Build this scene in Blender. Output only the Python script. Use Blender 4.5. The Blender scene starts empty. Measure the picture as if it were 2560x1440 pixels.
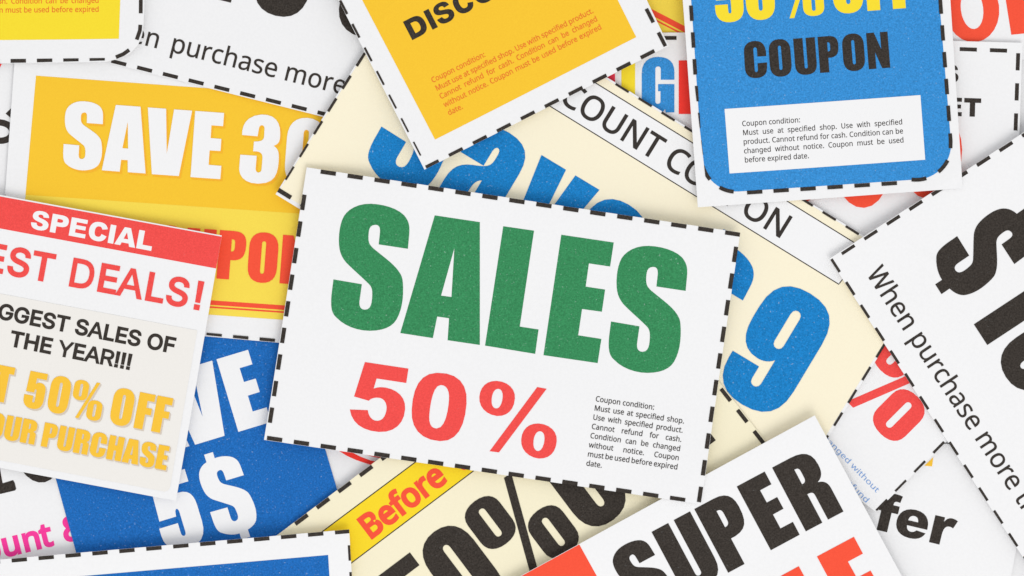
import bpy, bmesh, math, random
import numpy as np
from mathutils import Vector
from mathutils.geometry import tessellate_polygon

# ------------------------------------------------------------------ units
# layout sheet: 2560 x 1440 sheet units, 12 units to the millimetre
S = 1.0 / 12000.0            # metres per sheet unit
CAM_H = 0.62                 # height of the lens above the table

sc = bpy.context.scene
col = sc.collection

# ------------------------------------------------------------------ camera
cam = bpy.data.cameras.new('camera')
cam_o = bpy.data.objects.new('camera', cam)
col.objects.link(cam_o)
cam_o.location = (0, 0, CAM_H)
cam.sensor_width = 36.0
cam.lens = 36.0 * CAM_H / (2560 * S)
cam.clip_start = 0.02
cam.clip_end = 20.0
cam.dof.use_dof = True
cam.dof.focus_distance = CAM_H - 0.003
cam.dof.aperture_fstop = 5.6
sc.camera = cam_o

# ------------------------------------------------------------------ light: studio ambience and one large softbox
w = bpy.data.worlds.new('World')
sc.world = w
w.use_nodes = True
w.node_tree.nodes['Background'].inputs[0].default_value = (0.985, 0.99, 1.0, 1)
w.node_tree.nodes['Background'].inputs[1].default_value = 0.805

def softbox(name, loc, target, size, watts, tint):
    L = bpy.data.lights.new(name, 'AREA')
    L.shape = 'RECTANGLE'
    L.size, L.size_y = size
    L.energy = watts
    L.color = tint
    o = bpy.data.objects.new(name, L)
    col.objects.link(o)
    o.location = loc
    o.rotation_euler = (Vector(target) - Vector(loc)).to_track_quat('-Z', 'Y').to_euler()
    return o
softbox('softbox', (0.38, -1.00, 1.30), (0, 0, 0), (1.1, 0.9), 10.6, (1.0, 0.975, 0.945))

sc.cycles.diffuse_bounces = 8
sc.cycles.max_bounces = 12
sc.view_settings.view_transform = 'Standard'
sc.view_settings.look = 'None'
sc.view_settings.exposure = 0.0
sc.view_settings.gamma = 1.0

# ------------------------------------------------------------------ materials
ILLUM = 1.05
def lin(c):
    c = c / 255.0
    return c / 12.92 if c <= 0.04045 else ((c + 0.055) / 1.055) ** 2.4
def col3(rgb):
    return tuple(min(0.93, lin(c) / ILLUM) for c in rgb)

def paper_mat(name, rgb):
    m = bpy.data.materials.new(name)
    m.use_nodes = True
    nt = m.node_tree
    b = nt.nodes['Principled BSDF']
    b.inputs['Roughness'].default_value = 0.85
    b.inputs['Specular IOR Level'].default_value = 0.15
    tc = nt.nodes.new('ShaderNodeTexCoord')
    n = nt.nodes.new('ShaderNodeTexNoise')
    n.inputs['Scale'].default_value = 1800.0
    n.inputs['Detail'].default_value = 4.0
    r = nt.nodes.new('ShaderNodeValToRGB')
    c = col3(rgb)
    r.color_ramp.elements[0].position = 0.3
    r.color_ramp.elements[0].color = (c[0] * .972, c[1] * .972, c[2] * .972, 1)
    r.color_ramp.elements[1].position = 0.7
    r.color_ramp.elements[1].color = (c[0], c[1], c[2], 1)
    nt.links.new(tc.outputs['Object'], n.inputs['Vector'])
    nt.links.new(n.outputs['Fac'], r.inputs['Fac'])
    nt.links.new(r.outputs['Color'], b.inputs['Base Color'])
    bp = nt.nodes.new('ShaderNodeBump')
    bp.inputs['Strength'].default_value = 0.12
    bp.inputs['Distance'].default_value = 0.00004
    nt.links.new(n.outputs['Fac'], bp.inputs['Height'])
    nt.links.new(bp.outputs['Normal'], b.inputs['Normal'])
    return m

def ink_mat(name, rgb, mottle=0.10, fleck=0.0, warm=None):
    """printed ink: fine mottling of the toner and tiny bare paper flecks"""
    m = bpy.data.materials.new(name)
    m.use_nodes = True
    nt = m.node_tree
    b = nt.nodes['Principled BSDF']
    b.inputs['Roughness'].default_value = 0.7
    b.inputs['Specular IOR Level'].default_value = 0.12
    tc = nt.nodes.new('ShaderNodeTexCoord')
    n = nt.nodes.new('ShaderNodeTexNoise')
    n.inputs['Scale'].default_value = 3000.0
    n.inputs['Detail'].default_value = 3.0
    n.inputs['Roughness'].default_value = 0.65
    c = col3(rgb)
    d = warm and col3(warm) or tuple(v * (1 - mottle) for v in c)
    l = tuple(min(0.93, v * (1 + mottle) + 0.02 * mottle) for v in c)
    r = nt.nodes.new('ShaderNodeValToRGB')
    r.color_ramp.elements[0].position = 0.34
    r.color_ramp.elements[0].color = (*d, 1)
    r.color_ramp.elements[1].position = 0.66
    r.color_ramp.elements[1].color = (*l, 1)
    nt.links.new(tc.outputs['Object'], n.inputs['Vector'])
    nt.links.new(n.outputs['Fac'], r.inputs['Fac'])
    out = r.outputs['Color']
    if fleck > 0:
        n2 = nt.nodes.new('ShaderNodeTexNoise')
        n2.inputs['Scale'].default_value = 2300.0
        n2.inputs['Detail'].default_value = 2.0
        r2 = nt.nodes.new('ShaderNodeValToRGB')
        r2.color_ramp.elements[0].position = 0.66
        r2.color_ramp.elements[0].color = (0, 0, 0, 1)
        r2.color_ramp.elements[1].position = 0.80
        r2.color_ramp.elements[1].color = (fleck, fleck, fleck, 1)
        mx = nt.nodes.new('ShaderNodeMixRGB')
        mx.inputs['Color2'].default_value = (0.78, 0.86, 0.88, 1)
        mp = nt.nodes.new('ShaderNodeMapping')
        mp.inputs['Location'].default_value = (3.1, 1.7, 0.3)
        nt.links.new(tc.outputs['Object'], mp.inputs['Vector'])
        nt.links.new(mp.outputs['Vector'], n2.inputs['Vector'])
        nt.links.new(n2.outputs['Fac'], r2.inputs['Fac'])
        nt.links.new(r2.outputs['Color'], mx.inputs['Fac'])
        nt.links.new(out, mx.inputs['Color1'])
        out = mx.outputs['Color']
    nt.links.new(out, b.inputs['Base Color'])
    return m

PAPER = paper_mat('white_paper', (245, 245, 246))
M = {
    'black':   ink_mat('black_ink', (55, 49, 44), 0.34, 0.07),
    'text':    ink_mat('small_black_ink', (56, 51, 47), 0.12),
    'green':   ink_mat('green_ink', (54, 139, 88), 0.22, 0.30),
    'red':     ink_mat('red_ink', (245, 80, 76), 0.10, 0.08),
    'orange_red': ink_mat('orange_red_ink', (255, 86, 60), 0.06),
    'crimson': ink_mat('crimson_ink', (238, 62, 88), 0.05),
    'scarlet': ink_mat('scarlet_ink', (253, 62, 52), 0.05),
    'gold':    ink_mat('gold_ink', (255, 201, 52), 0.03),
    'amber':   ink_mat('amber_ink', (253, 199, 62), 0.03),
    'amber_shadow': ink_mat('amber_shadow_ink', (252, 186, 50), 0.03),
    'lemon':   ink_mat('lemon_ink', (255, 223, 84), 0.025),
    'yellow':  ink_mat('yellow_ink', (255, 225, 52), 0.025),
    'sun':     ink_mat('sun_yellow_ink', (255, 219, 44), 0.025),
    'cyan_blue': ink_mat('cyan_blue_ink', (20, 128, 199), 0.22, 0.42),
    'royal_blue': ink_mat('royal_blue_ink', (25, 106, 186), 0.22, 0.35),
    'sky_blue': ink_mat('sky_blue_ink', (54, 143, 213), 0.20, 0.28),
    'pale_blue_text': ink_mat('pale_blue_ink', (122, 164, 220), 0.10),
    'orange_text': ink_mat('orange_text_ink', (238, 122, 48), 0.10),
    'pink':    ink_mat('pink_ink', (255, 62, 158), 0.05),
    'cream':   ink_mat('cream_ink', (253, 243, 216), 0.012),
    'cream_olive': ink_mat('pale_cream_ink', (248, 240, 210), 0.012),
    'grey_beige': ink_mat('grey_beige_ink', (241, 238, 233), 0.012),
    'warm_shadow': ink_mat('warm_grey_shadow_ink', (217, 205, 190), 0.03),
    'white':   ink_mat('bare_paper_white', (245, 245, 246), 0.01),
}

# ------------------------------------------------------------------ lettering outlines
def path(s):
    """'M x y L x y C ... Z' -> list of closed cubic contours [(hl, co, hr), ...]"""
    t = s.replace('M', ' M ').replace('L', ' L ').replace('C', ' C ').replace('Z', ' Z ').replace(',', ' ').split()
    out, cur, i, op = [], None, 0, None
    while i < len(t):
        if t[i] in 'MLCZ':
            op = t[i]; i += 1
            if op == 'Z':
                continue
        if op == 'M':
            cur = []; out.append(cur)
            p = (float(t[i]), float(t[i + 1])); i += 2
            cur.append([p, p, p])
            op = 'L'
        elif op == 'L':
            p = (float(t[i]), float(t[i + 1])); i += 2
            cur.append([p, p, p])
        elif op == 'C':
            a = [float(v) for v in t[i:i + 6]]; i += 6
            cur[-1][2] = (a[0], a[1])
            cur.append([(a[2], a[3]), (a[4], a[5]), (a[4], a[5])])
    for c in out:
        if len(c) > 2 and math.dist(c[0][1], c[-1][1]) < 1e-6:
            c[0][0] = c[-1][0]
            c.pop()
    return out

def traced(s, ox, oy, ang, cap):
    """an outline drawn in a turned frame -> upright, cap height 1, left edge 0"""
    a = math.radians(ang); ca, sa = math.cos(a), math.sin(a)
    f = lambda p: (((p[0] - ox) * ca + (p[1] - oy) * sa) / cap, ((p[0] - ox) * sa - (p[1] - oy) * ca) / cap)
    cs = [[[f(q) for q in pt] for pt in c] for c in path(s)]
    x0 = min(pt[1][0] for c in cs for pt in c)
    return [[[(q[0] - x0, q[1]) for q in pt] for pt in c] for c in cs]

def width_of(cs):
    return max(pt[1][0] for c in cs for pt in c)

IMP = {}
SAL = (1003, 1713, 8.6, 1518)
IMP['S'] = traced('M1098 660 L1115 480 C1125 370 1110 310 1050 240 C960 150 790 105 640 98 C470 92 350 170 300 250 C245 345 235 480 235 560 C235 680 260 750 320 825 C390 900 520 1010 610 1100 C650 1140 655 1180 652 1250 C648 1330 640 1422 560 1422 C500 1420 487 1370 492 1320 L522 1103 L167 1043 L142 1240 C130 1390 140 1470 210 1525 C300 1620 460 1685 620 1685 C780 1685 900 1640 955 1545 C1020 1430 1040 1300 1038 1150 C1036 1010 1020 990 960 910 C890 825 760 735 660 650 C610 600 603 570 605 500 C610 420 615 365 690 360 C745 360 752 400 750 450 L733 605 Z', *SAL)
IMP['$'] = traced('M1098 660 L1115 480 C1125 370 1110 310 1050 240 C970 160 830 112 715 101 L735 -25 L553 -52 L533 105 C430 115 345 170 300 250 C245 345 235 480 235 560 C235 680 260 750 320 825 C390 900 520 1010 610 1100 C650 1140 655 1180 652 1250 C648 1330 640 1422 560 1422 C500 1420 487 1370 492 1320 L522 1103 L167 1043 L142 1240 C130 1390 140 1470 210 1525 C290 1605 410 1665 520 1680 L500 1808 L682 1835 L702 1682 C820 1670 910 1630 955 1545 C1020 1430 1040 1300 1038 1150 C1036 1010 1020 990 960 910 C890 825 760 735 660 650 C610 600 603 570 605 500 C610 420 615 365 690 360 C745 360 752 400 750 450 L733 605 Z', *SAL)
IMP['A'] = traced('M1435 243 L1998 327 L1998 1862 L1595 1803 L1613 1528 L1465 1507 L1410 1776 L1003 1713 Z M1680 650 L1513 1245 L1643 1262 Z', *SAL)
IMP['L'] = traced('M2290 378 L2675 433 L2497 1632 L2732 1668 L2690 1973 L2063 1870 Z', *SAL)
IMP['E'] = traced('M3010 483 L3665 580 L3620 880 L3355 841 L3315 1131 L3558 1168 L3518 1445 L3270 1411 L3222 1740 L3512 1785 L3465 2087 L2788 1988 Z', *SAL)
IMP['V'] = traced('M835 138 L1002 150 L1008 562 L1075 156 L1240 168 L1118 765 L872 748 Z', 418, 712, 4.3, 604.8)
IMP['3'] = traced('M1833 402 L1692 390 C1690 310 1720 215 1870 203 C1990 200 2040 270 2040 370 C2040 450 2030 470 1980 490 C2030 520 2030 560 2025 640 C2015 740 2000 835 1840 835 C1700 835 1650 750 1668 660 L1675 570 L1825 580 L1815 700 C1815 745 1868 745 1870 700 L1878 600 C1880 560 1860 535 1793 540 L1800 450 C1870 450 1890 440 1893 400 L1897 330 C1897 290 1847 290 1845 335 Z', 418, 712, 4.3, 604.8)
IMP['C'] = traced('M478 435 L342 443 L335 330 C333 295 278 290 280 335 L303 655 C305 690 352 690 350 645 L345 545 L490 530 L490 620 C490 720 420 770 310 770 C200 770 155 700 150 600 L138 370 C130 270 200 205 310 205 C420 205 475 270 478 435 Z', 1325, 688, -4.5, 550)
IMP['O'] = path('M0 .3 L0 .7 C0 .9 .1 1.02 .3 1.02 C.5 1.02 .6 .9 .6 .7 L.6 .3 C.6 .1 .5 -.02 .3 -.02 C.1 -.02 0 .1 0 .3 Z M.257 .22 C.257 .145 .343 .145 .343 .22 L.343 .79 C.343 .855 .257 .855 .257 .79 Z')
IMP['0'] = path('M0 .3 L0 .7 C0 .9 .1 1.02 .287 1.02 C.475 1.02 .575 .9 .575 .7 L.575 .3 C.575 .1 .475 -.02 .287 -.02 C.1 -.02 0 .1 0 .3 Z M.247 .22 C.247 .145 .328 .145 .328 .22 L.328 .79 C.328 .855 .247 .855 .247 .79 Z')
IMP['U'] = path('M0 1 L.26 1 L.26 .2 C.26 .14 .345 .14 .345 .2 L.345 1 L.6 1 L.6 .27 C.6 .07 .5 -.02 .3 -.02 C.1 -.02 0 .07 0 .27 Z')
IMP['P'] = path('M0 0 L0 1 L.3 1 C.48 1 .56 .92 .56 .74 C.56 .5 .5 .42 .33 .4 L.257 .4 L.257 0 Z M.257 .83 C.315 .83 .33 .81 .33 .74 L.33 .66 C.33 .6 .31 .575 .257 .575 Z')
IMP['N'] = path('M0 0 L0 1 L.215 1 L.385 .53 L.385 1 L.595 1 L.595 0 L.37 0 L.21 .45 L.21 0 Z')
IMP['D'] = path('M0 0 L0 1 L.3 1 C.52 1 .6 .93 .6 .7 L.6 .3 C.6 .07 .52 0 .3 0 Z M.257 .83 C.32 .83 .343 .82 .343 .74 L.343 .27 C.343 .19 .32 .17 .257 .17 Z')
IMP['B'] = IMP['D']
IMP['R'] = path('M0 0 L0 1 L.28 1 C.48 1 .58 .93 .58 .74 C.58 .62 .55 .56 .46 .525 C.55 .505 .585 .45 .585 .36 L.585 0 L.345 0 L.345 .37 C.345 .43 .33 .445 .257 .445 L.257 0 Z M.257 .83 C.315 .83 .325 .81 .325 .755 L.325 .68 C.325 .62 .31 .6 .257 .6 Z')
IMP['F'] = path('M0 0 L0 1 L.45 1 L.45 .8 L.257 .8 L.257 .61 L.42 .61 L.42 .42 L.257 .42 L.257 0 Z')
IMP['H'] = path('M0 0 L0 1 L.257 1 L.257 .62 L.345 .62 L.345 1 L.6 1 L.6 0 L.345 0 L.345 .4 L.257 .4 L.257 0 Z')
IMP['T'] = path('M.14 0 L.14 .8 L0 .8 L0 1 L.535 1 L.535 .8 L.397 .8 L.397 0 Z')
IMP['Y'] = path('M.16 0 L.16 .38 L0 1 L.26 1 L.29 .72 L.32 1 L.575 1 L.417 .38 L.417 0 Z')
IMP['I'] = path('M0 0 L0 1 L.257 1 L.257 0 Z')
IMP['G'] = path('M.6 .6 L.35 .6 L.35 .8 C.35 .86 .25 .86 .25 .8 L.25 .2 C.25 .14 .345 .14 .345 .2 L.345 .39 L.3 .39 L.3 .52 L.6 .52 L.6 0 L.44 0 L.43 .06 C.39 0 .33 -.02 .27 -.02 C.1 -.02 0 .08 0 .25 L0 .72 C0 .92 .12 1.02 .3 1.02 C.5 1.02 .6 .92 .6 .75 Z')
IMP['5'] = path('M.03 .43 L.05 1 L.55 1 L.55 .83 L.27 .83 L.265 .67 C.3 .71 .34 .725 .38 .725 C.51 .725 .57 .65 .57 .5 L.57 .27 C.57 .07 .46 -.02 .285 -.02 C.1 -.02 0 .08 0 .24 L0 .34 L.257 .34 L.257 .2 C.257 .14 .32 .14 .32 .2 L.32 .47 C.32 .545 .27 .545 .265 .47 L.262 .43 Z')
IMP['9'] = path('M0 .62 L0 .72 C0 .93 .1 1.02 .295 1.02 C.49 1.02 .585 .93 .585 .72 L.585 .28 C.585 .07 .48 -.02 .285 -.02 C.1 -.02 0 .07 0 .25 L0 .31 L.245 .31 L.245 .2 C.245 .14 .33 .14 .33 .2 L.33 .42 C.3 .38 .25 .36 .2 .36 C.07 .36 0 .45 0 .62 Z M.245 .55 C.245 .49 .33 .49 .33 .55 L.33 .8 C.33 .865 .245 .865 .245 .8 Z')
IMP['1'] = path('M.1 0 L.1 .7 L0 .7 L0 .82 C.09 .85 .15 .91 .17 1 L.357 1 L.357 0 Z')
IMP['%'] = path('M0 .63 L0 .85 C0 .96 .08 1.02 .21 1.02 C.34 1.02 .42 .96 .42 .85 L.42 .63 C.42 .52 .34 .46 .21 .46 C.08 .46 0 .52 0 .63 Z M.172 .6 C.172 .55 .248 .55 .248 .6 L.248 .88 C.248 .93 .172 .93 .172 .88 Z M.475 .15 L.475 .37 C.475 .48 .555 .54 .685 .54 C.815 .54 .895 .48 .895 .37 L.895 .15 C.895 .04 .815 -.02 .685 -.02 C.555 -.02 .475 .04 .475 .15 Z M.647 .12 C.647 .07 .723 .07 .723 .12 L.723 .4 C.723 .45 .647 .45 .647 .4 Z M.19 -.03 L.285 -.03 L.705 1.03 L.61 1.03 Z')
IMP['a'] = path('M0 .51 L0 .6 C0 .77 .1 .85 .26 .85 C.43 .85 .505 .77 .505 .6 L.505 0 L.27 0 L.27 .06 C.23 0 .18 -.02 .13 -.02 C.03 -.02 0 .05 0 .18 L0 .25 C0 .38 .05 .43 .14 .47 C.24 .51 .275 .53 .275 .6 L.275 .65 C.275 .71 .22 .71 .22 .65 L.22 .51 Z M.27 .4 C.235 .38 .22 .35 .22 .28 L.22 .19 C.22 .14 .27 .14 .27 .19 Z')
IMP['v'] = path('M0 .83 L.235 .83 L.28 .3 L.325 .83 L.555 .83 L.42 0 L.135 0 Z')
IMP['e'] = path('M.52 .40 L.235 .40 L.235 .2 C.235 .14 .29 .14 .29 .2 L.29 .31 L.52 .31 L.52 .25 C.52 .06 .42 -.02 .26 -.02 C.09 -.02 0 .07 0 .25 L0 .58 C0 .76 .1 .85 .26 .85 C.43 .85 .52 .77 .52 .58 Z M.235 .52 L.29 .52 L.29 .65 C.29 .71 .235 .71 .235 .65 Z')

HEAVY = {}
FIF = (258, 850, 8.6, 740)
_o1 = 'M1710 315 C1840 320 1925 410 1915 510 C1905 640 1830 710 1715 705 C1590 690 1510 600 1520 490 C1530 380 1600 312 1710 315 Z M1730 403 C1690 400 1662 450 1657 510 C1650 570 1665 618 1705 622 C1745 625 1770 570 1778 510 C1785 450 1770 405 1730 403 Z '
_o2 = 'M2175 788 C2305 793 2390 883 2380 983 C2370 1113 2295 1183 2180 1178 C2055 1163 1975 1073 1985 963 C1995 853 2065 785 2175 788 Z M2195 874 C2155 871 2127 921 2122 981 C2115 1041 2130 1091 2170 1095 C2210 1096 2235 1041 2243 981 C2250 921 2235 876 2195 874 Z '
HEAVY['5'] = traced('M258 107 L742 180 L718 340 L388 290 L355 403 C400 385 440 385 490 392 C620 415 715 500 705 630 C695 790 590 895 410 885 C220 870 110 780 90 635 L290 643 C295 700 330 765 400 762 C470 758 495 680 500 620 C500 560 470 500 390 503 C350 505 320 515 300 538 L137 490 Z', 380, 868, 8.6, 745)
HEAVY['0'] = traced('M1075 230 C1310 225 1425 350 1408 570 C1390 830 1300 1000 1110 990 C880 975 785 830 798 640 C810 400 890 235 1075 230 Z M1120 365 C1040 365 1005 560 995 680 C985 770 1000 850 1075 850 C1175 850 1205 640 1213 530 C1220 430 1190 365 1120 365 Z', 380, 868, 8.6, 745)
HEAVY['%'] = traced(_o1 + _o2 + 'M2163 383 L2268 402 L1738 1110 L1633 1097 Z', 380, 868, 8.6, 745)
HEAVY['D'] = path('M0 0 L0 1 L.48 1 C.82 1 .96 .8 .96 .5 C.96 .2 .82 0 .48 0 Z M.29 .77 L.41 .77 C.58 .77 .665 .69 .665 .5 C.665 .31 .58 .23 .41 .23 L.29 .23 Z')
HEAVY['S'] = path('M.02 .33 L.30 .35 C.32 .24 .38 .19 .48 .19 C.57 .19 .63 .23 .63 .29 C.63 .35 .58 .38 .42 .42 C.16 .48 .05 .56 .05 .71 C.05 .9 .21 1.02 .46 1.02 C.72 1.02 .86 .92 .88 .72 L.60 .70 C.59 .79 .54 .83 .46 .83 C.38 .83 .33 .79 .33 .735 C.33 .69 .38 .66 .52 .625 C.8 .56 .92 .47 .92 .305 C.92 .11 .75 -.02 .48 -.02 C.2 -.02 .04 .09 .02 .33 Z')
HEAVY['C'] = path('M.68 .40 L.95 .32 C.9 .1 .76 -.02 .5 -.02 C.2 -.02 .02 .17 .02 .5 C.02 .83 .2 1.02 .51 1.02 C.76 1.02 .89 .92 .95 .71 L.68 .645 C.65 .74 .6 .785 .51 .785 C.38 .785 .315 .69 .315 .5 C.315 .31 .38 .22 .505 .22 C.61 .22 .66 .28 .68 .4 Z')
HEAVY['O'] = path('M.52 1.02 C.84 1.02 1.04 .83 1.04 .5 C1.04 .17 .84 -.02 .52 -.02 C.2 -.02 0 .17 0 .5 C0 .83 .2 1.02 .52 1.02 Z M.52 .78 C.39 .78 .3 .69 .3 .5 C.3 .31 .39 .22 .52 .22 C.65 .22 .74 .31 .74 .5 C.74 .69 .65 .78 .52 .78 Z')
HEAVY['P'] = path('M0 0 L0 1 L.5 1 C.75 1 .87 .88 .87 .69 C.87 .48 .74 .37 .48 .37 L.29 .37 L.29 0 Z M.29 .78 L.42 .78 C.53 .78 .58 .755 .58 .69 C.58 .625 .53 .59 .41 .59 L.29 .59 Z')
HEAVY['E'] = path('M0 0 L0 1 L.83 1 L.83 .787 L.29 .787 L.29 .63 L.79 .63 L.79 .42 L.29 .42 L.29 .22 L.84 .22 L.84 0 Z')
HEAVY['A'] = path('M0 0 L.375 1 L.70 1 L1.075 0 L.765 0 L.715 .165 L.355 .165 L.305 0 Z M.42 .38 L.535 .745 L.655 .38 Z')
HEAVY['L'] = path('M0 0 L0 1 L.29 1 L.29 .245 L.78 .245 L.78 0 Z')
HEAVY['I'] = path('M0 0 L0 1 L.29 1 L.29 0 Z')
HEAVY['T'] = path('M.31 0 L.31 .755 L0 .755 L0 1 L.92 1 L.92 .755 L.6 .755 L.6 0 Z')
HEAVY['U'] = path('M0 1 L.29 1 L.29 .4 C.29 .27 .35 .22 .455 .22 C.56 .22 .62 .27 .62 .4 L.62 1 L.91 1 L.91 .41 C.91 .13 .76 -.02 .455 -.02 C.15 -.02 0 .13 0 .41 Z')
HEAVY['N'] = path('M0 0 L0 1 L.27 1 L.65 .45 L.65 1 L.93 1 L.93 0 L.65 0 L.28 .54 L.28 0 Z')
HEAVY['e'] = path('M.83 .30 L.29 .30 C.3 .2 .35 .155 .43 .155 C.48 .155 .52 .175 .56 .225 L.81 .2 C.74 .05 .63 -.015 .42 -.015 C.15 -.015 0 .13 0 .36 C0 .58 .15 .74 .42 .74 C.69 .74 .83 .59 .83 .34 Z M.555 .435 L.29 .435 C.3 .53 .35 .575 .425 .575 C.5 .575 .545 .53 .555 .435 Z')
HEAVY['r'] = path('M0 0 L0 .725 L.26 .725 L.26 .605 C.31 .7 .37 .74 .45 .74 C.51 .74 .56 .725 .61 .7 L.53 .49 C.49 .507 .46 .515 .435 .515 C.33 .515 .28 .44 .28 .26 L.28 0 Z')
HEAVY['f'] = path('M.12 0 L.12 .52 L0 .52 L0 .725 L.12 .725 C.12 .93 .2 1.02 .4 1.02 C.47 1.02 .53 1.015 .59 1.0 L.56 .82 C.52 .83 .49 .83 .47 .83 C.42 .83 .4 .8 .4 .725 L.57 .725 L.57 .52 L.4 .52 L.4 0 Z')

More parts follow.
